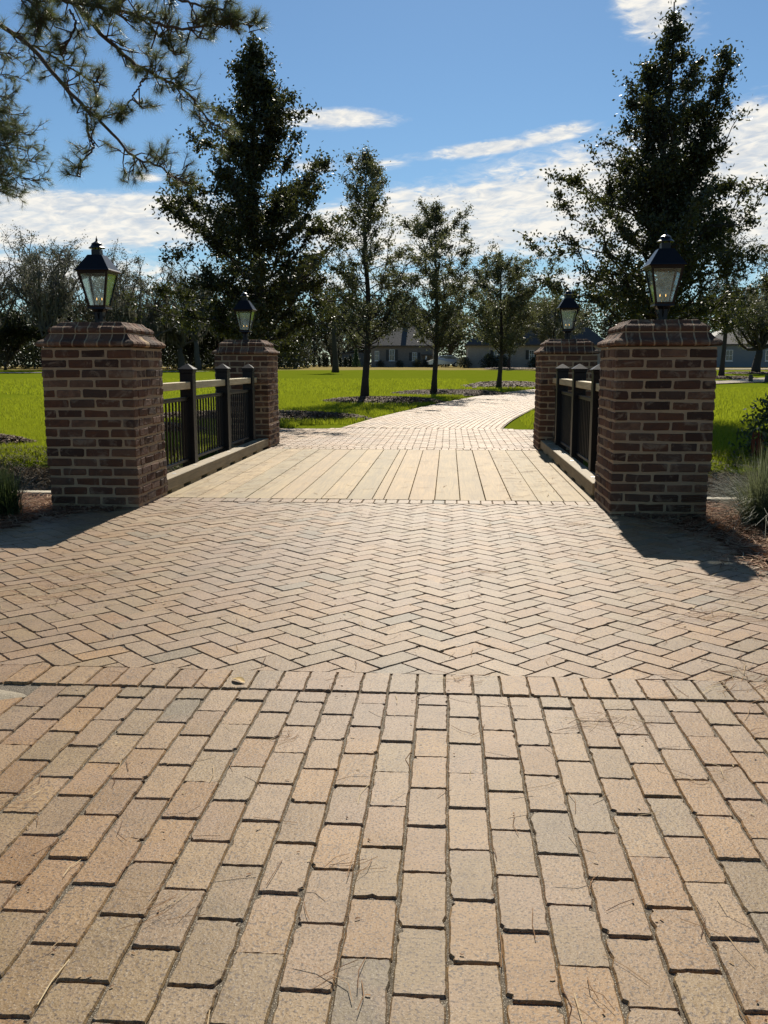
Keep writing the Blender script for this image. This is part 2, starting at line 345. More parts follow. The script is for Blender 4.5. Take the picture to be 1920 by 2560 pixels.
# ------------------------------------------------------------------ ground
X_L, X_R = -2.49, 1.25
def rise(Y): return .0076 * np.clip(Y - 18, 0, 112)
def ditch(X, Y):
    wob = .25 * np.sin(X * .9) * np.clip((np.abs(X) - 3) / 4, 0, 1)
    f = np.interp(Y, [7.9, 7.93, 9.6, 10.0, 11.6, 12.2], [0, -.75, -.95, -.9, -.12, 0])
    fade = np.clip((16 - np.abs(X)) / 6, 0, 1)
    return (f * fade) + 0 * wob
def gz(X, Y): return rise(Y) + ditch(X, Y)
def build_ground():
    xs = np.unique(np.concatenate([np.linspace(-400, -40, 19), np.linspace(-40, -12, 15), np.linspace(-12, -3.3, 30), np.linspace(-3.3, 2.1, 15), np.linspace(2.1, 12, 30), np.linspace(12, 40, 15), np.linspace(40, 400, 19)]))
    ys = np.unique(np.concatenate([np.linspace(-60, 0, 7), np.linspace(0, 7.9, 24), [7.9, 7.93], np.linspace(7.93, 12.4, 24), np.linspace(12.4, 18, 20), np.linspace(18, 130, 57), np.linspace(130, 900, 12)]))
    X, Y = np.meshgrid(xs, ys); Z = gz(X, Y) - .035
    Z += .02 * np.sin(X * 1.7 + Y) * np.sin(Y * 1.3 - X * .5) * ((Y > 12.6) | (Y < -.0)) * ((np.abs(X + .6) > 4) | (Y > 60))
    V = np.stack([X, Y, Z], -1).reshape(-1, 3); nx = len(xs)
    i = np.arange(len(ys) - 1)[:, None] * nx + np.arange(nx - 1)[None]
    F = np.stack([i, i + 1, i + nx + 1, i + nx], -1).reshape(-1, 4)
    m, nn, p = mat('lawn_ground'); P = geo_pos(nn); x, y, z = nn.sep(P)
    f = nn.noise(P, .8, 6, .7); fine = nn.noise(nn.comb(x, nn.math('MULTIPLY', y, .5), z), 18, 5, .75)
    g = nn.mix(fine, (.088, .122, .006), (.172, .215, .012)); g = nn.mix(nn.maprange(f, .35, .7, 0, .45), g, (.175, .185, .02))
    big = nn.noise(P, .06, 4, .6); 
    brown = nn.maprange(nn.math('ADD', y, nn.math('MULTIPLY', big, 22)), 103, 112, 0, 1, True)
    g = nn.mix(brown, g, nn.mix(fine, (.24, .19, .07), (.34, .27, .11)))
    dirt = nn.mix(nn.noise(P, 25, 5, .7), (.035, .025, .015), (.14, .10, .06))
    dn = nn.math('ADD', z, nn.math('MULTIPLY', nn.math('SUBTRACT', nn.noise(P, 3.5, 4, .6), .5), .35))
    g = nn.mix(nn.maprange(dn, -.10, -.2, 0, 1, True), g, dirt)
    near = nn.maprange(nn.math('ADD', y, nn.math('MULTIPLY', nn.noise(P, 2, 3), .4)), 8.1, 8.0)
    g = nn.mix(near, g, nn.mix(nn.noise(P, 40, 5, .7), (.05, .025, .013), (.17, .08, .04)))
    nn.l.new(g, p.inputs['Base Color']); p.inputs['Roughness'].default_value = 1.; p.inputs['Specular IOR Level'].default_value = 0.
    bump(nn, p, fine, .5, .05)
    t = nn.new('ShaderNodeBsdfTranslucent')
    tag(obj('ground', mesh_np('ground', V, [F]), m), kind='structure')
build_ground()
def sheet(name, pts, z, m, kind='structure', label=None):
    """flat sheet from left/right edge rows following the terrain"""
    b = MB(); rows = [(np.array([l[0], l[1], float(rise(l[1])) + z]), np.array([r[0], r[1], float(rise(r[1])) + z])) for l, r in pts]
    for (a, c), (d, e) in zip(rows[:-1], rows[1:]): b.add([a, c, e, d], [(0, 1, 2, 3)])
    return tag(b.build(name, m), label, kind=kind)

# ------------------------------------------------------------------ pavers
def pavers(C, ang, L, Wd, gap=.005, ztop=0., detail=2, zf=None, rn=None, keep=None):
    """C (m,2) centres; ang per-paver; long axis local Y. returns verts, list of poly arrays, rnd"""
    m = len(C); ang = np.broadcast_to(ang, m); L = np.broadcast_to(L, m); Wd = np.broadcast_to(Wd, m)
    if detail >= 2:
        g = np.array([-.965, -.78, -.56, -.34, -.1, .14, .36, .58, .78, .965]); q = len(g)
        u = np.concatenate([g, np.ones(q), g[::-1], -np.ones(q)]); v = np.concatenate([-np.ones(q), g, np.ones(q), g[::-1]])
    else:
        u = np.array([-.9, .9, 1, 1, .9, -.9, -1, -1]); v = np.array([-1, -1, -.95, .95, 1, 1, .95, -.95])
    k = len(u); hx = (Wd / 2 - gap / 2)[:, None]; hy = (L / 2 - gap / 2)[:, None]
    j = .0008 if detail >= 2 else .001
    px = u * hx + rng.normal(0, j, (m, k)); py = v * hy + rng.normal(0, j, (m, k))
    if detail >= 2:   # chipped corners
        for c0 in (0, 10, 20, 30):
            ch = (rng.random(m) < .13) * rng.uniform(.003, .010, m)
            for q_ in (c0 - 1, c0): px[:, q_] -= np.sign(u[q_]) * ch; py[:, q_] -= np.sign(v[q_]) * ch
        nick = (rng.random((m, k)) < .06) * rng.uniform(.001, .0045, (m, k)); ed = np.abs(u) >= .999
        px -= np.where(ed, np.sign(u) * nick, 0); py -= np.where(~ed, np.sign(v) * nick, 0)
    inset = .0032 if detail >= 2 else .004
    rings = [(0., -.035, 0), (0., -.0050, 1), (inset, 0., 2)]
    sk = rng.normal(0, .007, m)
    zt = ztop + rng.normal(0, .0009, m); tx = rng.normal(0, .007, m); ty = rng.normal(0, .004, m)
    Vs = []
    for ins, dz, _ in rings:
        ax = px - np.sign(px) * ins * (np.abs(u) > .9); ay = py - np.sign(py) * ins * (np.abs(v) > .9)
        if _ == 2: ax = ax + rng.normal(0, j * .6, (m, k)); ay = ay + rng.normal(0, j * .6, (m, k))
        zz = zt[:, None] + dz + (tx[:, None] * ax + ty[:, None] * ay) * (dz > -.02)
        a = (ang + sk)[:, None]
        X = C[:, 0:1] + ax * np.cos(a) - ay * np.sin(a); Y = C[:, 1:2] + ax * np.sin(a) + ay * np.cos(a)
        if zf is not None: zz = zz + zf(X, Y)
        Vs.append(np.stack([X, Y, zz], -1))
    V = np.concatenate(Vs, 1)  # m, 3k, 3
    base = (np.arange(m) * 3 * k)[:, None]; i = np.arange(k); i2 = (i + 1) % k
    Q = []
    for rr in (0, 1): Q.append(np.stack([i + rr * k, i2 + rr * k, i2 + (rr + 1) * k, i + (rr + 1) * k], -1))
    Q = np.concatenate(Q)[None] + base[:, :, None]; Q = Q.reshape(-1, 4)
    T = (np.arange(k) + 2 * k)[None] + base
    rn = rng.random(m) if rn is None else rn
    return V.reshape(-1, 3), [Q, T], np.concatenate([np.repeat(rn, 2 * k), rn])
def join_pav(parts):
    V = []; P = {}; Rr = {}; off = 0
    for v, ps, r in parts:
        o = 0
        for p in ps:
            P.setdefault(p.shape[1], []).append(p + off); Rr.setdefault(p.shape[1], []).append(r[o:o + len(p)]); o += len(p)
        V.append(v); off += len(v)
    ks = sorted(P); return np.concatenate(V), [np.concatenate(P[k]) for k in ks], np.concatenate([np.concatenate(Rr[k]) for k in ks])
BL, BW = .2075, .104
def polyx(y, pts):
    ys = [q[1] for q in pts]; xs = [q[0] for q in pts]; return np.interp(y, ys, xs)
LEFT = [(-9, 0), (-8, 3), (-5.5, 4.2), (-3.7, 5.3), (-3.12, 6.1), (-2.92, 6.75), (-2.56, 7.13), (-2.47, 7.2), (-2.47, 9)]
RIGHT = [(8, 0), (6, 2.8), (3.4, 3.7), (2.05, 4.5), (1.74, 5.3), (1.66, 6.3), (1.55, 6.9), (1.24, 7.1), (1.24, 9)]
# apron: running bond, courses along Y
cols = np.arange(-42, 42); A = []
xo = .0629; AW = .1058; BL = .2085
for ci in cols:
    x = xo + ci * AW
    st = 3.085 - BL * (.5 if ci % 2 else 1.0) / 1.
    y0 = 3.082
    k = 0
    yy = y0
    if ci % 2:
        A.append((x, yy - BL * .25, BL * .5)); yy -= BL * .5
    while yy > -1.2:
        A.append((x, yy - BL / 2, BL)); yy -= BL
A = np.array(A); A = A[(A[:, 0] > -3.2 - .0) & (A[:, 0] < 3.2)]
hide = (np.hypot((A[:, 0] - .40) / .26, (A[:, 1] - 3.0) / .075) < 1)
conc = (A[:, 0] < -1.50) & (A[:, 1] > 2.95) 
C = A[:, :2].copy(); C[:, 1] += rng.normal(0, .003, len(C)); C[:, 0] += rng.normal(0, .001, len(C))
zt = np.where(hide, -.02, 0.)
zone = C[:, 1] > .6
Cn = C[zone & ~conc]; Ln = A[zone & ~conc, 2]
p1 = pavers(Cn, 0., Ln - .0020, AW, .0046, 0., 2)
sol = np.array([(-.002 + (ci + .5) * .1007, 3.188) for ci in range(-50, 45)])
p2 = pavers(sol, 0., .203, .1007, .0045, .0025, 2)
# herringbone at 45 degrees
H = []
L2, W2 = .2075, .10375
for a in range(-80, 80):
    for b in range(-40, 40):
        # unrotated lattice: a*(W,W) + b*(2W,-2W)
        ox, oy = a * W2 + b * 2 * W2, a * W2 - b * 2 * W2
        for (cx, cy, hor) in ((ox + L2 / 2, oy + W2 / 2, 1), (ox + W2 / 2 - 0 * W2, oy + W2 + L2 / 2, 0)):
            X = (cx - cy) * .70711; Y = (cx + cy) * .70711
            H.append((X + .047, Y + 5.40, R(45) + (0 if not hor else R(-90))))
H = np.array(H)
def clip_strip(H, y0, y1):
    ok = (H[:, 1] > y0 - .02) & (H[:, 1] < y1 + .02) & (H[:, 0] > polyx(H[:, 1], LEFT) - .05) & (H[:, 0] < polyx(H[:, 1], RIGHT) + .05)
    return H[ok]
Hn = clip_strip(H, 3.22, 7.58)
p3v, p3p, p3r = pavers(Hn[:, :2], Hn[:, 2], L2, W2, .0036, -.0005, 2)
# cut bricks cleanly along the soldier course (y>=3.292) and the deck course (y<=7.548)
p3v[:, 1] = np.clip(p3v[:, 1], 3.293, 7.545)
py = pavers(np.array([(-2.47 + .1 * i, 7.648) for i in range(0, 38)]), 0., .2, .1, .006, .001, 1)
V, P_, r_ = join_pav([p1, p2, (p3v, p3p, p3r), py])
tag(obj('pavement', mesh_np('pavement', V, P_, r_), M_PAVER), 'clay paver forecourt in running bond and herringbone', kind='structure')
b = MB()
pts = []
for y in [-1.2, 0, 3, 4.2, 5.3, 6.1, 6.75, 7.13, 7.2, 7.76]:
    pts.append(((polyx(y, LEFT), y), (polyx(y, RIGHT), y)))
sheet('joint_sand', pts, -.0065, M_SAND)
# loose sand that fills the sunken joints and the concrete patch
def blobmesh(cx, cy, rx, ry, z, m, name, kind='structure', h=.004, seed=1, am=1.):
    b = MB(); k = 40; rr = np.random.default_rng(seed); a = np.arange(k) / k * 2 * np.pi
    q = 1 + am * (.14 * np.sin(a * 3 + seed) + .10 * np.sin(a * 7 + 2 * seed) + rr.normal(0, .05, k))
    V = [(cx, cy, z + h)]; 
    for s_, hh in ((.6, .8), (.88, .45), (1., -.6)):
        V += [(cx + rx * s_ * q[i] * math.cos(a[i]), cy + ry * s_ * q[i] * math.sin(a[i]), z + h * hh) for i in range(k)]
    F = [(0, 1 + i, 1 + (i + 1) % k) for i in range(k)]
    for s_ in (0, 1): F += [(1 + s_ * k + i, 1 + (s_ + 1) * k + i, 1 + (s_ + 1) * k + (i + 1) % k, 1 + s_ * k + (i + 1) % k) for i in range(k)]
    b.add(V, F); return b.build(name, m, smooth=True)
tag(blobmesh(-1.98, 2.965, .52, .085, .0035, M_CONC, 'concrete', h=.005, seed=4, am=.25), kind='structure')

# rear band beyond the bridge + curving drive
BL = .2075
D = []
for j, y in enumerate(np.arange(12.72, 16.4, .104)):
    for i in range(-18, 14):
        x = -.6 + (i + (.5 if j % 2 else 0)) * BL
        D.append((x, y))
D = np.array(D); lim = lambda y: (np.interp(y, [12.6, 13.2, 13.4, 16.4], [-2.45, -2.45, -3.0, -3.0]), np.interp(y, [12.6, 13.2, 13.4, 16.4], [1.2, 1.2, 1.75, 1.75]))
lo_, hi_ = lim(D[:, 1]); D = D[(D[:, 0] > lo_) & (D[:, 0] < hi_)]
q1 = pavers(D, R(90), BL, BW, .008, 0., 1)
q0 = pavers(np.array([(-2.44 + .1 * i, 12.55) for i in range(0, 37)]), 0., .2, .1, .006, .001, 1)
q2 = pavers(np.array([(-2.1 + .104 * i, 16.5) for i in range(0, 32)]), 0., .2, .104, .008, .001, 1)
cl = np.array([(-.52, 16.6), (-.30, 18.5), (.05, 20.5), (.75, 24.), (1.40, 27), (2.55, 31.3), (4.4, 36.5), (7.4, 42), (12, 47.5), (18, 53), (26, 58)])
tt = np.concatenate([[0], np.cumsum(np.hypot(*np.diff(cl, axis=0).T))])
def smooth_cl(s):
    """Catmull style resample of the drive centre line"""
    x = np.interp(s, tt, cl[:, 0]); y = np.interp(s, tt, cl[:, 1]); return x, y
ss = np.arange(0, tt[-1] - .5, .25); sx, sy = smooth_cl(ss)
ker = np.ones(13) / 13
sxp = np.convolve(np.pad(sx, 6, 'edge'), ker, 'valid'); syp = np.convolve(np.pad(sy, 6, 'edge'), ker, 'valid'); sxp[:6] = sx[:6]; syp[:6] = sy[:6]
dxs = np.gradient(sxp); dys = np.gradient(syp)
E_ = []; Ea = []
NC = 28
for c in range(NC):
    off = (c - (NC - 1) / 2) * .104
    s = np.arange(.1 + (BL / 2 if c % 2 else 0), 34, BL)
    x = np.interp(s, ss, sxp); y = np.interp(s, ss, syp); tx = np.interp(s, ss, dxs); ty = np.interp(s, ss, dys); a = np.arctan2(-tx, ty)
    E_.append(np.stack([x + off * np.cos(a), y + off * np.sin(a)], -1)); Ea.append(a)
E_ = np.concatenate(E_); Ea = np.concatenate(Ea)
q3 = pavers(E_, Ea, BL, BW, .010, 0., 1, zf=lambda X, Y: rise(Y))
V, P_, r_ = join_pav([q0, q1, q2, q3])
tag(obj('driveway', mesh_np('driveway', V, P_, r_), M_PAVER_FAR), 'pale brick driveway curving away right beyond the bridge', kind='structure')
rows = []
for s in np.arange(0, tt[-1] - 1, 1.0):
    x, y, tx, ty = [float(np.interp(s, ss, q)) for q in (sxp, syp, dxs, dys)]; l = math.hypot(tx, ty); nx, ny = ty / l, -tx / l
    w = 1.48 if s < 33 else 1.6
    rows.append(((x - nx * w, y - ny * w), (x + nx * w, y + ny * w)))
sheet('drive_bed', rows, -.0085, M_CONC)
sheet('band_bed', [((-2.45, 12.44), (1.22, 12.44)), ((-2.45, 13.3), (1.22, 13.3))], -.0085, M_SAND)
sheet('band_bed_rear', [((-3.1, 13.304), (1.85, 13.304)), ((-3.1, 16.6), (1.85, 16.6))], -.0085, M_SAND)

# ------------------------------------------------------------------ bridge deck, kerbs
b = MB()
joints = [-2.63, -2.40, -2.20, -1.98, -1.76, -1.542, -1.32, -1.095, -.871, -.651, -.55, -.335, -.1085, .11, .329, .55, .776, .995, 1.19, 1.39]
for x0, x1 in zip(joints[:-1], joints[1:]):
    g = rng.uniform(.0018, .0032); dz = rng.normal(0, .0012)
    b.cbox(x0 + g, x1 - g, 7.765 + rng.uniform(0, .006), 12.435, -.06, .0 + dz, .003, rng.random())
deck = empty('bridge_deck', (0, 0, 0)); tag(deck, 'light pine plank bridge deck between the two black railings', 'bridge deck')
b.build('planking', M_DECK, deck)
b = MB()
for x in (-2.5, -1.6, -.6, .4, 1.25): b = MB(); b.box(x - .06, x + .06, 7.95, 12.35, -.36, -.0655); b.build('joist', M_KERB, deck)
for y in (7.86, 12.5): b = MB(); b.box(-2.7, 1.45, y - .06, y + .06, -.9, -.066); b.build('abutment', M_CONC, deck)
def kerb(xi, sgn, label, y1):
    """xi = road-side face, sgn = outward"""
    root = empty('timber_kerb', (xi, 7.9, 0)); tag(root, label, 'kerb', 'timber kerbs of the bridge')
    b = MB(); xa, xb = (xi - .14, xi) if sgn < 0 else (xi, xi + .14)
    b.cbox(xa - xi, xb - xi, .015, y1 - 7.9, .032, .138, .005, .4)
    b.build('timber', M_KERB, root)
    y = 8.05
    while y < y1 - .2:
        s = MB(); s.box(xa - xi + .01, xb - xi - .004, 0, .38, .001, .0318, .6); s.build('spacer_block', M_KERB, root, (0, y - 7.9, 0)); y += .62
    y = 8.35
    while y < y1 - .2:
        s = MB(); a = np.arange(10) / 10 * 2 * np.pi
        V = [(.022 * math.cos(q) * (1), .022 * math.sin(q), z) for z in (.1375, .141) for q in a]
        s.add(V, [tuple(range(10, 20))] + [(i, (i + 1) % 10, 10 + (i + 1) % 10, 10 + i) for i in range(10)])
        s.build('washer', M_ZINC, root, ((xa + xb) / 2 - xi, y - 7.9, 0)); y += .72
    return root
M_ZINC = simple('galvanised', (.5, .5, .5), .4, .9)
kerb(X_L, -1, 'pale fully sunlit timber kerb under the railing with grass behind it', 12.56)
kerb(X_R, 1, 'pale timber kerb whose far half lies in the shade of a pier', 12.46)

# ------------------------------------------------------------------ railings
def post(root, x, y, ang=0, top=1.075):
    b = MB(); b.cbox(x - .067, x + .067, y - .065, y + .065, -.3, top - .012, .005)
    p = b.build('post', M_POST, root)
    c = MB(); c.cbox(x - .072, x + .072, y - .07, y + .07, top - .012, top + .018, .003)
    c.frustum(x, y, top + .018, top + .028, .165, .165); c.frustum(x, y, top + .028, top + .082, .165, .01)
    c.build('post_cap', M_POST, p)
def railing(x, ys, ya, yb, label):
    root = empty('railing', (0, 0, 0)); tag(root, label, 'railing', 'black bridge railings')
    for y in ys: post(root, x, y)
    segs = list(zip([ya] + [y + .065 for y in ys], [y - .065 for y in ys] + [yb]))
    for a, c in segs:
        if c - a < .1: continue
        b = MB(); b.cbox(x - .045, x + .045, a + .001, c - .001, .902, .975, .004, rng.random()); b.build('handrail', M_RAIL, root)
        b = MB(); b.cbox(x - .018, x + .018, a + .001, c - .001, .785, .815, .004); b.cbox(x - .024, x + .024, a + .002, c - .002, .815, .823, .002)
        b.cbox(x - .016, x + .016, a + .001, c - .001, .165, .195, .004)
        nb = max(2, int((c - a) / .105)); 
        for i in range(nb):
            y = a + (i + .5) * (c - a) / nb; b.box(x - .008, x + .008, y - .008, y + .008, .195, .785)
        b.build('baluster_panel', M_BLACK, root)
    b = MB(); b.box(x - .07, x + .07, 8.0, 12.4, -.25, -.07); b.build('rim_joist', M_KERB, root)
railing(-2.677, (9.315, 10.79, 12.20), 7.95, 12.54, 'black railing with pale top rail and grass seen between its balusters')
railing(1.43, (8.87, 10.24, 11.75), 7.88, 12.44, 'black railing mostly hidden behind the near pier, backed by deep shade')

# ------------------------------------------------------------------ brick piers
def stack(bk, mo, cx, cy, hx, hy, z0, n_, ch, odd=0, j=.0025):
    U = .2129
    for i in range(n_):
        za = z0 + i * ch; zb = za + ch - .0155
        def run(half, full, odd_):
            L = 2 * half; k = 3.5 if full else max(1, round(L / U * 2) / 2); u = L / k
            seg = ([.5] if odd_ else []) + [1] * int(k)
            s_ = sum(seg)
            if k - s_ > .1: seg.append(k - s_)
            x = -half; o = []
            for q in seg: o.append((x, x + q * u)); x += q * u
            return o
        oo = (i + odd) % 2
        for (a, c) in run(hx, True, oo):
            for sg in (-1, 1):
                ga = .0005 if a < -hx + .001 else .0075; gb = .0005 if c > hx - .001 else .0075
                y0, y1 = (cy - hy, cy - hy + .1) if sg < 0 else (cy + hy - .1, cy + hy)
                d = rng.normal(0, .0014); bk.cbox(cx + a + ga, cx + c - gb, y0 + (d if sg < 0 else 0), y1 + (d if sg > 0 else 0), za + rng.normal(0, .001), zb + rng.normal(0, .0016), .0085, rng.random(), j)
        for (a, c) in run(hy - .1, False, not oo):
            for sg in (-1, 1):
                x0, x1 = (cx - hx, cx - hx + .1) if sg < 0 else (cx + hx - .1, cx + hx)
                d = rng.normal(0, .0016); bk.cbox(x0 + (d if sg < 0 else 0), x1 + (d if sg > 0 else 0), cy + a + .0075, cy + c - .0075, za + rng.normal(0, .001), zb + rng.normal(0, .0016), .0085, rng.random(), j)
    mo.box(cx - hx + .0065, cx + hx - .0065, cy - hy + .0065, cy + hy - .0065, z0 + .001, z0 + n_ * ch)
PROF1 = [(.03, .004), (-.012, .006), (-.024, .015), (-.026, .030), (-.018, .045), (-.004, .054), (.010, .061), (.022, .070), (.034, .083), (.044, .096), (.050, .104), (.12, .106)]
PROF2 = [(.09, .004), (.058, .006), (.050, .016), (.049, .032), (.057, .046), (.070, .055), (.084, .061), (.098, .069), (.110, .080), (.120, .091), (.126, .095), (.2, .097)]
def ogee(bk, mo, hx, hy, z0, prof, nseg):
    for face in range(4):
        for kind in ('b', 'm'):
            h, d_ = (hx, hy) if face in (0, 2) else (hy, hx)
            segs = [(-h - .05, h + .05)] if kind == 'm' else [(-h - .03 + i * (2 * h + .06) / nseg, -h - .03 + (i + 1) * (2 * h + .06) / nseg) for i in range(nseg)]
            for si, (a, c) in enumerate(segs):
                if kind == 'b': a, c = a + .0062, c - .0062
                V = []; pr = [(o + (.0038 if kind == 'm' else rng.normal(0, .0008)), z) for o, z in prof]; jit = rng.normal(0, .0012) if kind == 'b' else 0
                for xx in (a, c):
                    for o, z in pr:
                        x = max(-(h - o), min(h - o, xx)); y = -(d_ - o) + jit * (0 if abs(x) >= h - o - 1e-6 else 1)
                        V.append((x, y, z0 + z))
                m = len(pr); F = [(i, i + m, i + 1 + m, i + 1) for i in range(m - 1)] + [tuple(range(m)), tuple(range(2 * m - 1, m - 1, -1))]
                V = np.array(V); A = face * math.pi / 2; V = np.stack([V[:, 0] * math.cos(A) - V[:, 1] * math.sin(A), V[:, 0] * math.sin(A) + V[:, 1] * math.cos(A), V[:, 2]], -1)
                (bk if kind == 'b' else mo).add(V, F, rng.random() * .62 if kind == 'b' else 0)
def pier(cx, y0, inner, label, hx=.3725, hy=.385):
    cy = y0 + hy; root = empty('brick_pier', (cx, cy, 0)); tag(root, label, 'brick pier', 'brick piers at the ends of the bridge')
    bk, mo = MB(), MB(); s = inner * .012
    stack(bk, mo, s, 0, hx - .004, hy, -.05, 5, .0772, 1)
    o = bk.build('plinth', M_BRICK, root); mo.build('mortar', M_MORTAR, o)
    bk, mo = MB(), MB(); stack(bk, mo, 0, 0, hx, hy, .336, 12, .0787, 0)
    o = bk.build('shaft', M_BRICK, root); mo.build('mortar', M_MORTAR, o)
    bk, mo = MB(), MB(); ogee(bk, mo, hx, hy, 1.283, PROF1, 8); ogee(bk, mo, hx, hy, 1.391, PROF2, 8); mo.box(-hx + .055, hx - .055, -hy + .055, hy - .055, 1.3885, 1.3970)
    mo.box(-hx + .135, hx - .135, -hy + .135, hy - .135, 1.2, 1.4865); mo.box(-hx + .134, hx - .134, -hy + .134, hy - .134, 1.15, 1.1995); mo.box(-hx + .09, hx - .09, -hy + .09, hy - .09, 1.282, 1.3884)
    o = bk.build('moulded_cap', M_BRICK, root); mo.build('mortar', M_MORTAR, o)
    return root
pier(-2.868, 7.15, 1, 'near brick pier with grazing sun on its road side, lantern against the sky')
pier(1.632, 7.07, -1, 'near brick pier with fully shaded road side, beside the ornamental grass')
pier(-2.855, 12.55, 1, 'far brick pier behind the railing, standing next to the sunlit lawn and mulch')
pier(1.60, 12.46, -1, 'far brick pier in deep shade that partly hides the curving brick drive')

# ------------------------------------------------------------------ lanterns
def lantern(cx, cy, label):
    root = empty('gas_lantern', (cx, cy, 1.487)); tag(root, label, 'lantern', 'black gas lanterns on the brick piers')
    wt, wb, zt, zb = .252, .140, .408, .125
    b = MB(); b.frustum(0, 0, -.005, .008, .13, .13); b.frustum(0, 0, .008, .11, .066, .066); b.frustum(0, 0, .09, .112, .075, .11)
    for sx, sy in ((-1, 0), (1, 0), (0, -1), (0, 1)):
        b.tube([(sx * .03, sy * .03, .03), (sx * .05, sy * .05, .075), (sx * .06, sy * .06, .118)], .005, 5)
    b.build('neck', M_LAMP, root)
    b = MB(); b.frustum(0, 0, .112, .128, .155, .15)
    for sx in (-1, 1):
        for sy in (-1, 1):
            w = .017; V = []
            for z, hw in ((zb, wb / 2), (zt, wt / 2)):
                V += [(sx * (hw - a * w), sy * (hw - c * w), z) for a, c in ((0, 0), (1, 0), (1, 1), (0, 1))]
            b.add(V, [(0, 1, 5, 4), (1, 2, 6, 5), (2, 3, 7, 6), (3, 0, 4, 7)])
    def ringbar(z0, z1, w0, w1, t):
        for k in range(4):
            A = k * math.pi / 2; V = [(-w0 / 2, -w0 / 2, z0), (w0 / 2, -w0 / 2, z0), (w1 / 2, -w1 / 2, z1), (-w1 / 2, -w1 / 2, z1), (-w0 / 2 + t, -w0 / 2 + t, z0), (w0 / 2 - t, -w0 / 2 + t, z0), (w1 / 2 - t, -w1 / 2 + t, z1), (-w1 / 2 + t, -w1 / 2 + t, z1)]
            V = [(x * math.cos(A) - y * math.sin(A), x * math.sin(A) + y * math.cos(A), z) for x, y, z in V]
            b.add(V, [(0, 1, 2, 3), (7, 6, 5, 4), (3, 2, 6, 7), (1, 0, 4, 5)])
    ringbar(.128, .142, .149, .155, .012); ringbar(.39, .412, .247, .256, .014)
    b.build('frame', M_LAMP, root)
    for k in range(4):
        b = MB(); A = k * math.pi / 2; q = .006
        V = [(-wb / 2 + .012, -wb / 2 + q, zb + .012), (wb / 2 - .012, -wb / 2 + q, zb + .012), (wt / 2 - .012, -wt / 2 + q, zt - .012), (-wt / 2 + .012, -wt / 2 + q, zt - .012)]
        V += [(x, y + .003, z) for x, y, z in V]
        V = [(x * math.cos(A) - y * math.sin(A), x * math.sin(A) + y * math.cos(A), z) for x, y, z in V]
        b.add(V, [(0, 1, 2, 3), (7, 6, 5, 4), (0, 4, 5, 1), (1, 5, 6, 2), (2, 6, 7, 3), (3, 7, 4, 0)]); b.build('glass_pane', M_GLASS, root)
    b = MB(); b.frustum(0, 0, .410, .418, .282, .290); b.frustum(0, 0, .418, .428, .290, .270); b.frustum(0, 0, .428, .545, .270, .118)
    b.build('roof', M_LAMP, root)
    b = MB(); b.frustum(0, 0, .545, .590, .070, .070)
    for sx in (-1, 1):
        for sy in (-1, 1): b.box(sx * .024 - .004, sx * .024 + .004, sy * .024 - .004, sy * .024 + .004, .59, .602)
    ang = np.arange(16) / 16 * 2 * np.pi
    def lathe(prof):
        V = [(r * math.cos(a), r * math.sin(a), z) for r, z in prof for a in ang]; m = len(prof)
        F = [(i * 16 + k, i * 16 + (k + 1) % 16, (i + 1) * 16 + (k + 1) % 16, (i + 1) * 16 + k) for i in range(m - 1) for k in range(16)]
        b.add(V, F + [tuple(range(15, -1, -1)), tuple(range((m - 1) * 16, m * 16))])
    lathe([(.066, .600), (.066, .604), (.050, .616), (.040, .632), (.042, .634), (.042, .638), (.026, .648), (.012, .656), (.007, .666), (.009, .672), (.004, .682), (.001, .700)])
    b.build('chimney', M_LAMP, root)
    b = MB(); b.tube([(0, 0, .12), (0, 0, .165)], .006, 6)
    for s_ in (-1, 0, 1):
        b.tube([(0, 0, .150), (s_ * .014, 0, .165), (s_ * .022, 0, .185 + (.014 if s_ == 0 else 0))], .0035, 5)
    br = b.build('burner', M_BRASS, root)
    for s_ in (-1, 1):
        b = MB(); b.tube([(s_ * .022, 0, .186), (s_ * .022, 0, .192), (s_ * .022, 0, .200), (s_ * .0225, 0, .208)], [.002, .0045, .0035, .0005], 6)
        b.build('flame', M_FLAME, br)
lantern(-2.884, 7.53, 'black gas lantern on the near pier, its glass showing sky and bare trees')
lantern(1.665, 7.45, 'black gas lantern on the near pier in front of the dark many stemmed tree')
lantern(-2.865, 12.93, 'small black gas lantern on the far pier under the dark tree by the lawn')
lantern(1.61, 12.84, 'small black gas lantern on the far pier that is partly hidden by a near pier')

# retaining boards beside the piers
def ret(x0, x1, label):
    root = empty('retaining_wall', (0, 0, 0)); tag(root, label, 'retaining wall', 'timber retaining walls beside the piers')
    b = MB(); b.cbox(x0, x1, 7.80, 7.93, -.012, .026, .004, .3); b.build('cap_board', M_BOARD, root)
    b = MB(); 
    for k in range(4): b.cbox(x0, x1, 7.83, 7.895, -.24 - k * .22, -.025 - k * .22, .004, rng.random())
    b.build('wall_board', M_KERB, root)
ret(-9.5, -3.245, 'pale cap board of a timber wall running away from the pier with the lawn behind it')
ret(2.012, 8.5, 'pale cap board of a timber wall half hidden by the ornamental grass')

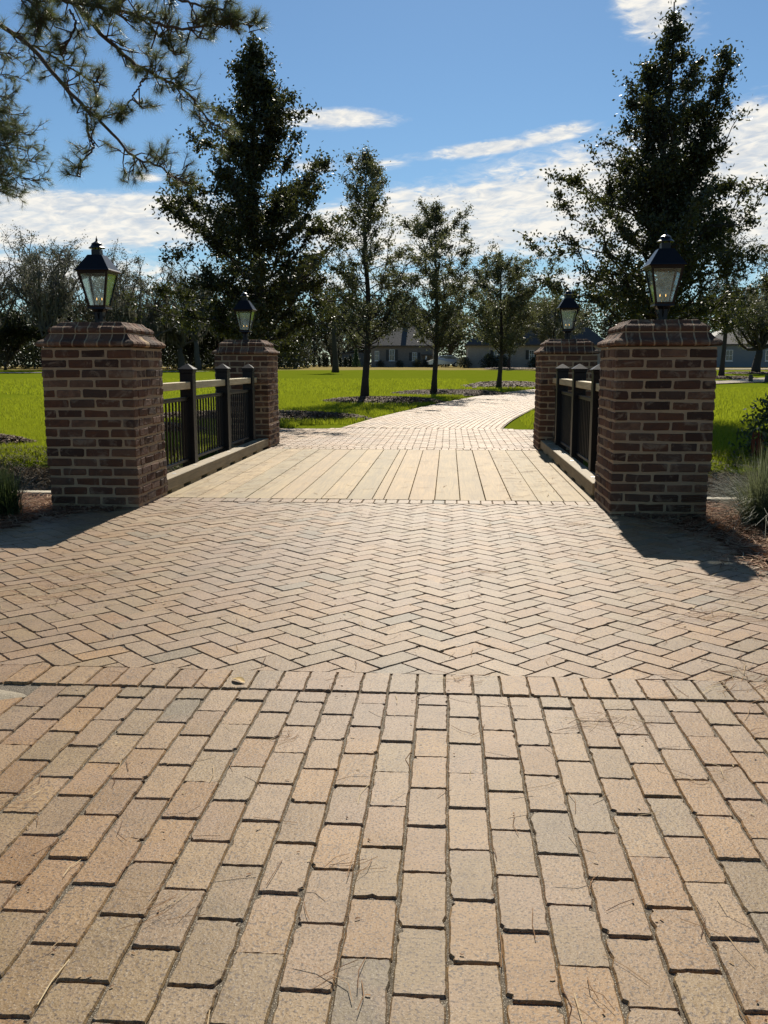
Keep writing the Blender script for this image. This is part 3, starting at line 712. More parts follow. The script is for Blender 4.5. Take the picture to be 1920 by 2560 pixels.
# ------------------------------------------------------------------ strips: needles, straw, mulch, grass
def strips(P, L, wd, curve=.4, lift=.004, dirs=None, zf=None):
    """flat slightly bent strips lying on the ground, 2 quads each"""
    m = len(P); a = rng.uniform(0, 2 * np.pi, m) if dirs is None else dirs; L = np.broadcast_to(L, m) * rng.uniform(.6, 1.2, m)
    bend = rng.normal(0, curve, m); t = np.stack([np.cos(a), np.sin(a)], -1); nrm = np.stack([-t[:, 1], t[:, 0]], -1)
    z = [rng.uniform(.001, lift, m) for _ in range(3)]; V = []
    for k, s_ in enumerate((-.5, 0., .5)):
        c = P[:, :2] + t * (L * s_)[:, None] + nrm * (bend * L * (0.25 - s_ * s_))[:, None]
        base = P[:, 2] if P.shape[1] > 2 else 0
        for sg in (-1, 1):
            q = c + nrm * sg * wd / 2; V.append(np.stack([q[:, 0], q[:, 1], base + z[k] + (.0006 if sg > 0 else 0)], -1))
    V = np.stack(V, 1).reshape(-1, 3); b_ = (np.arange(m) * 6)[:, None]
    F = np.concatenate([b_ + np.array([0, 2, 3, 1]), b_ + np.array([2, 4, 5, 3])])
    r = rng.random(m); return V, F, np.concatenate([r, r])
def strip_obj(name, lst, m, label=None, kind='stuff'):
    b = MB()
    for V, F, r in lst: b.addnp(V, F, r)
    return tag(b.build(name, m), label, kind=kind)
# needles scattered on the paving
def scat(m_, x0, x1, y0, y1): return np.stack([rng.uniform(x0, x1, m_), rng.uniform(y0, y1, m_), np.full(m_, .002)], -1)
nd = [strips(scat(90, -1.2, 1.2, .9, 3.0), .10, .0016), strips(scat(170, -2.6, 2, 3.0, 5.5), .10, .002), strips(scat(190, -2.5, 1.3, 5.5, 7.8), .10, .0026)]
clumps = [(-.66, 1.03, 9, .10, .9), (-.30, 1.02, 7, .06, 1.4), (-.47, 1.03, 4, .10, 1.5), (.62, 1.28, 6, .07, -.4), (.27, 1.5, 4, .08, -1.), (.72, 1.47, 5, .08, .2), (-.62, 1.75, 10, .08, .8), (-.2, 1.95, 6, .08, .9), (-.19, 1.55, 6, .09, 1.4),
          (.52, 2.85, 26, .10, .1), (.75, 2.5, 8, .1, -.2), (1.17, 3.3, 60, .12, .9), (1.25, 3.0, 50, .12, .5), (-1.15, 2.2, 8, .08, .9), (-.5, 2.65, 8, .07, .6), (.05, 3.22, 14, .07, .1),
          (-2.0, 4.75, 60, .13, .2), (-1.95, 4.35, 60, .13, -.4), (1.2, 4.2, 60, .12, .3), (1.5, 4.7, 80, .12, .2), (-2.1, 7.0, 40, .10, .2), (-1.2, 5.6, 12, .1, .5), (-1.2, 6.6, 14, .1, .3), (.9, 6.6, 24, .1, .1), (.2, 5.0, 12, .1, .3)]
for (cx, cy, k, L, a) in clumps:
    sp_ = .02 + .0022 * k
    P = np.stack([cx + rng.normal(0, sp_, k), cy + rng.normal(0, sp_ * .8, k), np.full(k, .002)], -1)
    nd.append(strips(P, L, .0016 if cy < 3 else .0024, dirs=a + rng.normal(0, .5, k), lift=.010))
# along the Y joints near the camera
k = 36; ci = rng.integers(-12, 12, k); P = np.stack([xo + (ci + .5) * AW, rng.uniform(.95, 2.7, k), np.full(k, -.002)], -1)
nd.append(strips(P, .13, .0018, dirs=np.full(k, np.pi / 2) + rng.normal(0, .05, k), lift=.004))
# on the deck along its kerbs
P = np.concatenate([np.stack([rng.uniform(-2.45, -1.7, 260), rng.uniform(7.9, 12.3, 260), np.full(260, .002)], -1), np.stack([rng.uniform(.5, 1.2, 150), rng.uniform(7.9, 12.3, 150), np.full(150, .002)], -1), scat(60, -1.7, .5, 7.9, 12.3)])
P = P[rng.random(len(P)) < .8]; nd.append(strips(P, .13, .0055, dirs=rng.normal(0.4, .5, len(P)), lift=.008))
nd.append(strips(scat(260, -1.6, 1.5, .9, 4.5), .010, .004, lift=.003)); nd.append(strips(scat(240, -2.6, 2, 4, 7.8), .02, .008, lift=.003))
strip_obj('fallen_needles', nd, M_DRYNEED, 'dry pine needles scattered over the pavers and planks')
# straw beds either side
def bed(m_, x0, x1, y0, y1, fn):
    P = np.stack([rng.uniform(x0, x1, m_), rng.uniform(y0, y1, m_)], -1); P = P[fn(P[:, 0], P[:, 1])]; return np.concatenate([P, rng.uniform(-.02, .022, (len(P), 1))], 1)
Ls = lambda X, Y: (X < polyx(Y, LEFT) + rng.normal(0, .10, len(X)))
Rs = lambda X, Y: (X > polyx(Y, RIGHT) - .05 + rng.normal(0, .13, len(X)))
strip_obj('pine_straw', [strips(bed(26000, -7, -2.6, 5.0, 7.82, Ls), .13, .0045, lift=.014), strips(bed(26000, 1.3, 5, 3.9, 7.82, Rs), .13, .0045, lift=.014)], M_STRAW, 'red brown pine straw bedding beside the near piers')
# debris in the ditch
P = np.stack([rng.uniform(-9, -2.9, 9000), rng.uniform(9.5, 12.4, 9000)], -1); P2 = np.stack([rng.uniform(1.7, 8, 5000), rng.uniform(9.5, 12.4, 5000)], -1); P = np.concatenate([P, P2])
P = np.concatenate([P, (gz(P[:, 0], P[:, 1]) - .01)[:, None]], 1)
strip_obj('ditch_litter', [strips(P, .16, .008, lift=.05)], straw('dark_litter', (.02, .014, .01), (.05, .038, .022), (.20, .16, .10)), 'dry leaf litter on the bank of the shaded ditch')

# mulch rings round the young trees
RINGS = [(-4.2, 19.6, 2.4, .8), (-1.95, 26.9, 1.75, 1.1), (.0, 32.9, 2.0, 1.3), (2.6, 41.5, 2.0, 1.6), (17.2, 58.2, 1.7, 1.3), (24.4, 76, 2.4, 1.8), (-5.4, 15.6, 1.2, .7), (2.8, 44.8, 1.6, 1.), (6.9, 106, 3.2, 2.2)]
RINGS += [(-7.2, 12.9, 1.15, .5)]
mb = MB(); cps = []
for i, (cx, cy, rx, ry) in enumerate(RINGS):
    k = 36; a = np.arange(k) / k * 2 * np.pi; q = 1 + .12 * np.sin(3 * a + i) + .08 * np.sin(5 * a + 2 * i); hgt = .11
    V = [(cx, cy, float(gz(cx, cy)) + hgt)]
    for s_, hh in ((.5, .95), (.8, .6), (1., -.3)):
        for t_ in range(k):
            X = cx + rx * s_ * q[t_] * math.cos(a[t_]); Y = cy + ry * s_ * q[t_] * math.sin(a[t_]); V.append((X, Y, float(gz(X, Y)) + hgt * hh + rng.normal(0, .015)))
    F = [(0, 1 + j, 1 + (j + 1) % k) for j in range(k)]
    for s_ in (0, 1): F += [(1 + s_ * k + j, 1 + (s_ + 1) * k + j, 1 + (s_ + 1) * k + (j + 1) % k, 1 + s_ * k + (j + 1) % k) for j in range(k)]
    mb.add(V, F, .25)
    m_ = 2600 if cy < 35 else 900; th = rng.uniform(0, 2 * np.pi, m_); rr = np.sqrt(rng.random(m_)) * 1.02
    X = cx + rx * rr * np.cos(th); Y = cy + ry * rr * np.sin(th); Z = gz(X, Y) + hgt * np.interp(rr, [0, .5, .8, 1.05], [1, .95, .6, -.1])
    cps.append(strips(np.stack([X, Y, Z], -1), .11 if cy < 35 else .2, .022 if cy < 35 else .05, lift=.05))
for V, F, r in cps: mb.addnp(V, F, r)
tag(mb.build('mulch', M_CHIP), 'brown mulch rings round the trunks along the drive', kind='stuff')

# lawn blades
def blades(m_, x0, x1, y0, y1, h, w, dens=None):
    P = np.stack([rng.uniform(x0, x1, m_), rng.uniform(y0, y1, m_)], -1)
    ok = np.ones(m_, bool)
    X, Y = P[:, 0], P[:, 1]
    ok &= ~((Y > 7) & (Y < 17) & (X > -3.15) & (X < 1.9))
    cxl = np.interp(Y, syp[:160], sxp[:160]); ok &= (np.abs(X - cxl) > 1.62 + .0 * Y) | (Y < 16.5)
    for cx, cy, rx, ry in RINGS: ok &= np.hypot((X - cx) / rx, (Y - cy) / ry) > .95 + rng.normal(0, .06, m_)
    ok &= ditch(X, Y) > -.04 - rng.random(m_) * .10
    ok &= (Y > 10) 
    P = P[ok]; X, Y = P[:, 0], P[:, 1]; m = len(P)
    hh = h * rng.uniform(.5, 1.3, m); a = rng.uniform(0, 2 * np.pi, m); lean = rng.normal(0, .35, (m, 2)) * hh[:, None]
    Z = gz(X, Y) - .03; dx_, dy_ = np.cos(a) * w / 2, np.sin(a) * w / 2
    V = np.stack([np.stack([X - dx_, Y - dy_, Z], -1), np.stack([X + dx_, Y + dy_, Z], -1), np.stack([X + lean[:, 0], Y + lean[:, 1], Z + hh + .03], -1)], 1).reshape(-1, 3)
    return V, np.arange(3 * m).reshape(-1, 3), rng.random(m)
lw = [blades(150000, -9, -2.9, 10.4, 18, .055, .010), blades(130000, -14, .5, 18, 32, .06, .016), blades(60000, 1.5, 9.5, 10.4, 20, .055, .010), blades(70000, 1.2, 16, 20, 40, .065, .022), blades(70000, -26, 1, 32, 55, .07, .03)]
b = MB(); Vs = []; Fs = []; rs = []; o_ = 0
for V, F, r in lw: Vs.append(V); Fs.append(F + o_); rs.append(r); o_ += len(V)
tag(obj('grass', mesh_np('grass', np.concatenate(Vs), [np.concatenate(Fs)], np.concatenate(rs)), M_GRASSB), 'bright green lawn grass on both sides of the drive', kind='stuff')

# ------------------------------------------------------------------ trees
def wob(p, amp):
    p = np.array(p, float); p[1:-1] += rng.normal(0, amp, (len(p) - 2, 3)); return p
def tree_mesh(name, H_, crown0, prof, nl, leaf=(.065, .03), nleaf=26000, trunk=.11, incl=(.5, 1.0), lm=None, bm=None, clump=.16, leaders=(), sub=7, fexp=1.35, seed=1, lean=(0, 0), droop=0., twig=.5):
    """prof: [(z, radius)]; returns (trunk mesh, crown mesh)"""
    global rng
    keep = rng; rng = np.random.default_rng(seed)
    tb = MB(); zt = np.linspace(0, H_, 12); zs, rs = zip(*prof)
    axp = np.stack([lean[0] * zt / H_ + .05 * np.sin(zt * 1.3 + seed), lean[1] * zt / H_ + .05 * np.cos(zt * 1.1), zt], -1)
    rad = trunk * np.clip(1 - zt / H_, .05, 1) ** .8; rad[0] *= 1.35
    tb.tube(axp, rad, 9)
    tips = []   # (point, direction, weight)
    stems = [(axp, H_)]
    for (hx_, az_, L_, up_) in leaders:   # extra upright leaders
        st = np.array([np.interp(hx_, zt, axp[:, k]) for k in range(3)]); d = np.array([math.cos(az_), math.sin(az_), up_]); d /= np.linalg.norm(d)
        q = np.linspace(0, 1, 8)[:, None]; pts = st + d * L_ * q + np.array([0, 0, 1]) * L_ * .25 * q ** 2
        pts = wob(pts, .03 * L_ / 2); tb.tube(pts, np.linspace(trunk * .5, .012, 8), 6); stems.append((pts, 1))
    for si, (sp_, _) in enumerate(stems):
        cnt = nl if si == 0 else int(nl * .30)
        for i in range(cnt):
            f = (i + rng.random()) / cnt
            if si == 0:
                h0 = crown0 + (H_ * .97 - crown0) * f ** fexp; st = np.array([np.interp(h0, zt, axp[:, k]) for k in range(3)])
            else:
                k_ = .25 + .72 * f; st = np.array([np.interp(k_ * 7, np.arange(8), sp_[:, k]) for k in range(3)]); h0 = st[2]
            Rr = float(np.interp(h0, zs, rs)) * rng.uniform(.5, 1.25) * (1 if si == 0 else .40)
            if Rr < .05: Rr = .1
            a = i * 2.39996 + rng.normal(0, .4); inc = rng.uniform(*incl)
            L_ = Rr / max(.80, math.cos(inc * .8)) * (1.12 - .42 * inc) * (float(np.clip((H_ - h0) / 1.1, .28, 1)) if si == 0 else 1.)
            q = np.linspace(0, 1, 7)[:, None]; dh = np.array([math.cos(a), math.sin(a), 0])
            pts = st + dh * L_ * math.cos(inc) * q + np.array([0, 0, 1]) * L_ * math.sin(inc) * (q ** 1.3) - np.array([0, 0, 1]) * droop * L_ * q ** 2
            pts = wob(pts, .035 * L_)
            tb.tube(pts, np.linspace(max(.012, trunk * .24 * (1 - f * .6)), .006, 7), 5, cap=False)
            ns = max(2, int(sub * (.5 + L_ / 2)))
            for s_ in range(ns):
                u_ = rng.uniform(.22, 1.) ; pp = np.array([np.interp(u_ * 6, np.arange(7), pts[:, k]) for k in range(3)])
                d2 = dh * math.cos(inc) + np.array([0, 0, math.sin(inc)]) + rng.normal(0, .65, 3); d2[2] += .15; d2 /= np.linalg.norm(d2)
                l2 = rng.uniform(.22, .6) * twig * (1.1 - .5 * u_) * (.35 + min(1.4, L_) * .65); e = pp + d2 * l2
                tb.tube([pp, (pp + e) / 2 + rng.normal(0, .02, 3), e], [.007, .005, .002], 3, cap=False)
                tips.append((pp, e))
            tips.append((pts[4], pts[6]))
        tips.append((sp_[-2] * .5 + sp_[-1] * .5, sp_[-1]))
    A = np.array([t_[0] for t_ in tips]); B = np.array([t_[1] for t_ in tips])
    per = rng.gamma(.95, 1., len(tips)); per = per / per.sum(); idx = rng.choice(len(tips), nleaf, p=per)
    u = rng.random(nleaf)[:, None] ** .7; C_ = A[idx] + (B[idx] - A[idx]) * (u * 1.15) + rng.normal(0, 1, (nleaf, 3)) * clump * rng.random((nleaf, 1)) * np.array([1, 1, .8])
    V, F = leafquads(C_, *leaf)
    tm = tb.me(name + '_trunk', True); cm = mesh_np(name + '_crown', V, [F], np.clip(rng.normal(.5, .25, nleaf), 0, 1))
    tm.materials.append(bm or M_BARK); cm.materials.append(lm or M_LEAF)
    rng = keep
    return tm, cm
def place(meshes, name, loc, rz=0, sc=1., label='', cat='tree', group=None):
    root = empty(name, loc, rz); root.scale = (sc, sc, sc) if not isinstance(sc, tuple) else sc; tag(root, label, cat, group)
    names = ('trunk', 'crown', 'moss')
    for nm, me in zip(names, meshes): obj(nm, me, None, root)
    return root
G1 = 'evergreen oaks along the drive'
t1 = tree_mesh('a', 8.05, 1.55, [(1.5, 2.1), (2.2, 2.9), (3.0, 2.7), (3.9, 2.2), (4.8, 1.6), (5.7, 1.15), (6.6, .75), (7.5, .42), (8.1, .16), (8.4, .08)], 110, (.088, .044), 80000, .14, (.15, 1.05), clump=.17, sub=11, seed=11)
place(t1, 'evergreen_oak', (-4.25, 20.5, 0), .4, 1, 'tallest dense dark cone shaped tree behind the far pier, beside the lawn', group=G1)
t2 = tree_mesh('b', 8.6, 1.9, [(1.5, 2.0), (2.2, 3.0), (3.0, 3.0), (3.9, 2.6), (4.8, 1.9), (5.7, 1.4), (6.6, 1.0), (7.5, .45), (8.3, .2)], 105, (.088, .044), 80000, .15, (.15, 1.1), clump=.16, sub=10, fexp=1.75, seed=23, leaders=((3.2, -.2, 3.7, 3.0), (3.2, 3.2, 1.7, 4.5), (2.4, .9, 3.0, 2.0), (4.0, 2.0, 3.0, 4.0)))
place(t2, 'evergreen_oak', (4.50, 20.5, 0), 0, .985, 'large dark tree with several upright leaders, behind the near lantern it frames', group=G1)
t3 = tree_mesh('c', 7.2, 1.5, [(1.4, 2.3), (2.3, 2.7), (3.2, 2.5), (4.2, 2.1), (5.2, 1.7), (6.2, 1.1), (7.2, .4)], 62, (.08, .038), 27000, .115, (.5, 1.2), M_LEAF2, clump=.15, sub=7, seed=5)
place(t3, 'young_oak', (-2.44, 27.45, .07), .9, 1, 'slender young tree with the thickest bare trunk, nearest of the row beside the drive', group=G1)
t4 = tree_mesh('d', 6.45, 1.35, [(1.3, 2.4), (2.2, 2.9), (3.0, 2.6), (4.0, 2.1), (5.0, 1.6), (6.0, .9), (6.6, .3)], 60, (.085, .040), 29000, .10, (.4, 1.2), M_LEAF2, clump=.15, sub=7, seed=9)
place(t4, 'young_oak', (-.46, 32.05, .1), 2.0, 1, 'slender young tree in the middle of the row, second from the bridge', group=G1)
t5 = tree_mesh('e', 5.4, 1.35, [(1.3, 2.6), (2.0, 3.1), (3.0, 2.9), (4.0, 2.5), (5.0, 1.6), (5.8, .6)], 62, (.095, .044), 36000, .105, (.35, 1.15), M_LEAF2, clump=.17, fexp=1.6, sub=8, seed=31)
place(t5, 'young_oak', (2.16, 39.3, .16), .3, 1, 'round headed young tree farthest along the row, in front of the big roofed house', group=G1)
t6 = tree_mesh('f', 5.2, 1.4, [(1.2, 1.1), (2.2, 1.7), (3.2, 1.6), (4.2, 1.0), (5, .4)], 50, (.078, .036), 15000, .09, (.4, 1.1), M_LEAF, clump=.17, seed=41)
place(t5, 'house_tree', (6.9, 106, .68), 1.1, (1.45, 1.45, 1.5), 'mulched tree before the long pale house, trunk beside the farthest row tree', group='trees planted before the long pale house')
place(t5, 'house_tree', (11.6, 104, .66), 3.3, (1.6, 1.6, 1.45), 'second tree before the long pale brick house, hidden mostly by the far pier', group='trees planted before the long pale house')
place(t6, 'evergreen_oak', (8.9, 24.0, .05), 1.2, .95, 'dark leafy young tree cut by the photo edge above the lawn', group=G1)
place(t6, 'evergreen_oak', (17.04, 59., .31), 2.2, (1.75, 1.75, 1.85), 'dark tree with slim trunk in a mulch ring beside the pale path', group='trees by the pale path')

# broad olive live oak and spanish-moss oaks
def moss_tree(name, H_, spread, seed, nleaf=5200, leaf=.22, moss=1100, lm=None, trunk=.32, low=.30, nl=16):
    global rng
    keep = rng; rng = np.random.default_rng(seed); tb = MB(); fork = H_ * low
    ax = wob(np.stack([np.linspace(0, .3, 5), np.zeros(5), np.linspace(0, fork, 5)], -1), .05); tb.tube(ax, np.linspace(trunk * 1.25, trunk * .8, 5), 8)
    A = []
    for i in range(nl):
        a = i * 2.4 + rng.normal(0, .3); up = rng.uniform(.35, 1.) ; L_ = spread * rng.uniform(.6, 1.05)
        q = np.linspace(0, 1, 9)[:, None]; zz = (H_ - fork) * up * (q ** .8)
        pts = ax[-1] + np.array([math.cos(a), math.sin(a), 0]) * L_ * q * (1.15 - .55 * up) + np.array([0, 0, 1]) * zz - np.array([0, 0, fork * .35 * rng.random()]) * (1 - q) * (q > 0)
        pts = wob(pts, .22); tb.tube(pts, np.linspace(trunk * .5, .03, 9), 5, cap=False)
        for s_ in range(9):
            u_ = rng.uniform(.3, 1); pp = np.array([np.interp(u_ * 8, np.arange(9), pts[:, k]) for k in range(3)]); d = rng.normal(0, 1, 3); d[2] = abs(d[2]) * .8 + .1; d /= np.linalg.norm(d)
            l2 = rng.uniform(.8, 2.0) * H_ / 13; e = pp + d * l2; mid = (pp + e) / 2 + rng.normal(0, .15, 3); tb.tube([pp, mid, e], [.05, .035, .012], 4, cap=False)
            for _ in range(3):
                e2 = e + rng.normal(0, .5, 3) * H_ / 13 + np.array([0, 0, .2]); tb.tube([mid, e, e2], [.025, .018, .008], 3, cap=False); A.append((e, e2))
            A.append((mid, e))
    A0 = np.array([t_[0] for t_ in A]); A1 = np.array([t_[1] for t_ in A]); w = rng.gamma(.9, 1., len(A)); w /= w.sum()
    idx = rng.choice(len(A), nleaf, p=w); C_ = A0[idx] + (A1[idx] - A0[idx]) * rng.random((nleaf, 1)) + rng.normal(0, .28, (nleaf, 3)) * H_ / 13
    V, F = leafquads(C_, leaf, leaf * .55); cm = mesh_np(name + '_crown', V, [F], rng.random(nleaf)); tm = tb.me(name + '_trunk', True)
    tm.materials.append(M_GBARK if moss else M_BARK); cm.materials.append(lm or M_FAR); res = [tm, cm]
    if moss:
        idx = rng.integers(0, len(A), moss); c = A0[idx] + (A1[idx] - A0[idx]) * rng.random((moss, 1)) + rng.normal(0, .08, (moss, 3)); hl = rng.uniform(.3, 1.3, moss) * np.clip(1.6 - c[:, 2] / H_ * 1.5, .25, 1.3); wd = rng.uniform(.03, .08, moss)
        a = rng.uniform(0, np.pi, moss); dx_ = np.cos(a) * wd; dy_ = np.sin(a) * wd; z = np.zeros(moss); off = rng.normal(0, .08, (moss, 2))
        V = np.stack([c + np.stack([-dx_, -dy_, z], -1), c + np.stack([dx_, dy_, z], -1), c + np.stack([dx_ * .8 + off[:, 0], dy_ * .8 + off[:, 1], -hl * .6], -1), c + np.stack([off[:, 0] * 1.4, off[:, 1] * 1.4, -hl], -1), c + np.stack([-dx_ * .8 + off[:, 0], -dy_ * .8 + off[:, 1], -hl * .55], -1)], 1).reshape(-1, 3)
        mm = mesh_np(name + '_moss', V, [np.arange(5 * moss).reshape(-1, 5)], rng.random(moss)); mm.materials.append(M_MOSS); res.append(mm)
    rng = keep; return res
mo1 = moss_tree('m1', 12.6, 4.8, 3, 5600, .17, 1100); mo2 = moss_tree('m2', 11.8, 5.2, 4, 6400, .17, 1000); mo3 = moss_tree('m3', 10.4, 5.5, 8, 9000, .17, 1500, low=.22)
GM = 'moss hung oaks of the far tree line'
ords = ['first', 'second', 'third', 'fourth', 'fifth', 'sixth', 'seventh', 'eighth', 'ninth', 'tenth', 'eleventh', 'twelfth', 'thirteenth', 'fourteenth']
ml = [(-45.5, 88, mo1, 1.0, .2), (-41, 92, mo2, 1.08, 1.1), (-38.0, 86, mo1, .98, 2.3), (-35, 94, mo2, .98, 3.0), (-31.0, 90, mo3, 1.0, .5), (-28.0, 95, mo3, 1.0, 1.9), (-25, 91, mo2, .84, 4.0), (-22, 98, mo3, .98, 2.7)]
for i, (x, y, ms, sc, rz) in enumerate(ml):
    place(ms, 'mossy_oak', (x, y, float(rise(y))), rz, sc, f'grey oak hung with moss, {ords[i]} from the left in the tree line across the lawn', group=GM)
place(mo2, 'mossy_oak', (36.5, 104, .65), 1.5, 1.15, 'bare grey oak hung with moss rising above the olive green tree at the photo edge', group=GM)
oli = moss_tree('o1', 7.4, 4.6, 12, 14000, .17, 0, M_OLIVE, .30, .26, 18)
place(oli, 'live_oak', (24.6, 76, .45), .6, 1.0, 'broad olive green tree with thick flared trunk between the two pale paths', cat='tree')
# dense dark understorey trees
dk1 = moss_tree('k1', 6.5, 3.4, 14, 9000, .26, 0, M_FARDK, .16, .12, 14); dk2 = moss_tree('k2', 10, 4.2, 15, 9500, .30, 0, M_FARDK, .22, .16, 16); gr1 = moss_tree('k3', 5.2, 3.0, 16, 9000, .20, 0, M_FAR, .12, .10, 14)
GU = 'dark trees behind the far lawn'
di = 0
und = [(-48, 97, dk1, 1.1), (-43, 99, dk1, 1.2), (-37.5, 99, dk1, 1.15), (-33, 101, dk1, 1.1), (-29, 102, dk1, 1.0), (-25.5, 103, dk1, 1.05), (-22, 104, dk1, .95)]
for x, y, ms, sc in und:
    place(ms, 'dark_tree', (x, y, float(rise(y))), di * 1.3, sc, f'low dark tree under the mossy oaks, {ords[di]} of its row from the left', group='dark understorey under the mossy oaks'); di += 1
di = 0
for x, y, ms, sc in [(-30, 150, dk2, 1.), (-25, 144, dk2, .95), (-20, 158, dk2, 1.05), (-15.5, 150, dk2, 1.05), (-10.5, 158, dk2, 1.1), (-5, 152, dk2, 1.0), (0, 160, dk2, 1.0), (19, 150, dk2, 1.), (26, 140, dk2, 1.), (33, 150, dk2, 1.1), (42, 138, dk2, 1.1), (50, 145, dk2, 1.2)]:
    place(ms, 'dark_tree', (x, y, .85), di * 2.1, sc, f'tall dark background tree beyond the houses and hedge, {ords[di]} counted from the left', group=GU); di += 1
di = 0
for x, y, sc in [(-26.5, 132, 1.0), (-23.0, 134, .95), (-19.8, 131, .85), (-16.6, 133, .8), (-13.8, 136, .9)]:
    place(gr1, 'grey_shrub_tree', (x, y, .85), di * 1.7, sc, f'greyish loose bushy tree standing behind the clipped hedge row, {ords[di]} from the left', group='grey bushy trees behind the hedge'); di += 1

def woods(name, x0, x1, y0, y1, h, n_, leaf, m, label, seed):
    r2 = np.random.default_rng(seed); X = r2.uniform(x0, x1, n_); Y = r2.uniform(y0, y1, n_); top = h * (1 + .16 * np.sin(X * .31 + seed) + .12 * np.sin(X * .83 + 1.7) + .08 * np.sin(X * 2.1)) * (1 - .25 * (Y - y0) / (y1 - y0) * 0)
    Z = rise(Y) + top * r2.random(n_) ** .8; C_ = np.stack([X, Y, Z], -1); V, F = leafquads(C_, leaf, leaf * .6)
    tag(obj(name, mesh_np(name, V, [F], r2.random(n_)), m), label, kind='stuff')
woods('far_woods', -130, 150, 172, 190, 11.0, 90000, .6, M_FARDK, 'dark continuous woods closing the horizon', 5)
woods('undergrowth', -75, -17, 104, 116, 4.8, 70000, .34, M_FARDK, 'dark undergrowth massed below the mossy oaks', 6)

# lone palm-like trunk on the lawn
pt = tree_mesh('p', 6.8, 4.2, [(3.6, 1.2), (4.6, 1.7), (5.6, 1.4), (6.6, .6)], 34, (.14, .05), 6000, .24, (.1, .9), M_LEAF, seed=51, clump=.25)
place(pt, 'lawn_tree', (-9.84, 79.4, .47), 0, 1.12, 'single straight grey trunk alone on the far lawn with a dark crown high above', cat='tree')

# pine boughs reaching in from trunks outside the frame
def pine(name, loc, H_, limbs, label, ntuft, seed, tr=.22, tl=.17):
    """limbs: world polylines; trunk at loc"""
    global rng
    keep = rng; rng = np.random.default_rng(seed); root = empty(name, loc); tag(root, label, 'pine tree', 'pine trees at the photo edge')
    L0 = np.array(loc); tb = MB(); zt = np.linspace(-.3, H_, 10); tb.tube(np.stack([.1 * np.sin(zt * .5), .08 * np.cos(zt * .4), zt], -1), np.linspace(tr, tr * .25, 10), 10)
    shoots = []
    for pts, r0, dens, slen in limbs:
        p = np.array(pts, float) - L0; m = 40; s_ = np.linspace(0, len(p) - 1, m); q = np.stack([np.interp(s_, np.arange(len(p)), p[:, k]) for k in range(3)], -1)
        q[1:-1] = (q[:-2] + q[1:-1] * 2 + q[2:]) / 4; q[1:-1] += rng.normal(0, .012, (m - 2, 3)); tb.tube(q, np.linspace(r0, .010, m), 7)
        tot_ = np.linalg.norm(np.diff(q, axis=0), axis=1).sum(); ns = int(tot_ * dens)
        for i in range(ns):
            u_ = rng.uniform(.18, 1.); k_ = u_ * (m - 1); pp = np.array([np.interp(k_, np.arange(m), q[:, k]) for k in range(3)]); i0 = int(min(k_, m - 2)); t_ = q[i0 + 1] - q[i0]; t_ /= np.linalg.norm(t_)
            d = t_ * .75 + rng.normal(0, .62, 3); d[2] += .12; d /= np.linalg.norm(d); l_ = slen * rng.uniform(.4, 1.2) * (1.15 - .6 * u_)
            e = pp + d * l_ + np.array([0, 0, .06 * l_]); md = (pp + e) / 2 + rng.normal(0, .05, 3) - np.array([0, 0, .05]); tb.tube([pp, md, e], [.013, .010, .005], 5, cap=False); 
            shoots.append((md, e))
            for _ in range(rng.integers(2, 5)):
                u2 = rng.uniform(.4, 1); b0 = pp + (e - pp) * u2; d2 = d + rng.normal(0, .6, 3); d2 /= np.linalg.norm(d2); e2 = b0 + d2 * rng.uniform(.12, .34) * slen / .8; e2[2] += .03; tb.tube([b0, (b0 + e2) / 2 + rng.normal(0, .015, 3), e2], [.008, .006, .004], 4, cap=False); shoots.append((b0, e2))
        shoots.append((q[-4], q[-1]))
    tb.build('trunk', M_PBARK, root, smooth=True)
    V = []; m = len(shoots); N = 46; sh = np.array([(a_, b_) for a_, b_ in shoots])
    idx = np.concatenate([np.arange(m), rng.integers(0, m, max(0, ntuft - m))]); rr = len(idx)
    a_ = sh[idx, 0]; b_ = sh[idx, 1]; d = b_ - a_; d /= np.linalg.norm(d, axis=1)[:, None] + 1e-9
    u = np.where(np.arange(rr) < m, 1., rng.uniform(.55, 1., rr))[:, None]; c = a_ + (b_ - a_) * u
    cc = np.repeat(c, N, 0); dd = np.repeat(d, N, 0); k = len(cc); cc = cc - dd * rng.uniform(0, .09, (k, 1))
    v = rng.normal(0, 1, (k, 3)); v /= np.linalg.norm(v, axis=1)[:, None]; v = v * .8 + dd * .75 + np.array([0, 0, .05]); v /= np.linalg.norm(v, axis=1)[:, None]
    ln = tl * rng.uniform(.75, 1.15, (k, 1)); sd = np.cross(v, rng.normal(0, 1, (k, 3))); sd /= np.linalg.norm(sd, axis=1)[:, None]; wdt = .0031
    V = np.stack([cc - sd * wdt / 2, cc + sd * wdt / 2, cc + v * ln - np.array([0, 0, .012])], 1).reshape(-1, 3)
    me = mesh_np('crown', V, [np.arange(3 * k).reshape(-1, 3)], rng.random(k)); obj('crown', me, M_NEEDLE, root); rng = keep
    print(name, 'tufts', rr)
def W_(zx, zy, Y, sc=.5787):
    """direction of a twig as seen from the path, turned into a world position at distance Y"""
    x, y = zx * sc, zy * sc; p_ = R(9.193); yw = R(4.012)
    f_ = np.array([-math.sin(yw) * math.cos(p_), math.cos(yw) * math.cos(p_), -math.sin(p_)]); r_ = np.array([math.cos(yw), math.sin(yw), 0]); u_ = np.cross(r_, f_)
    d = f_ * 2280 + r_ * (x - 960) - u_ * (y - 1280); return tuple(np.array([0, 0, 1.15]) + d * Y / d[1])
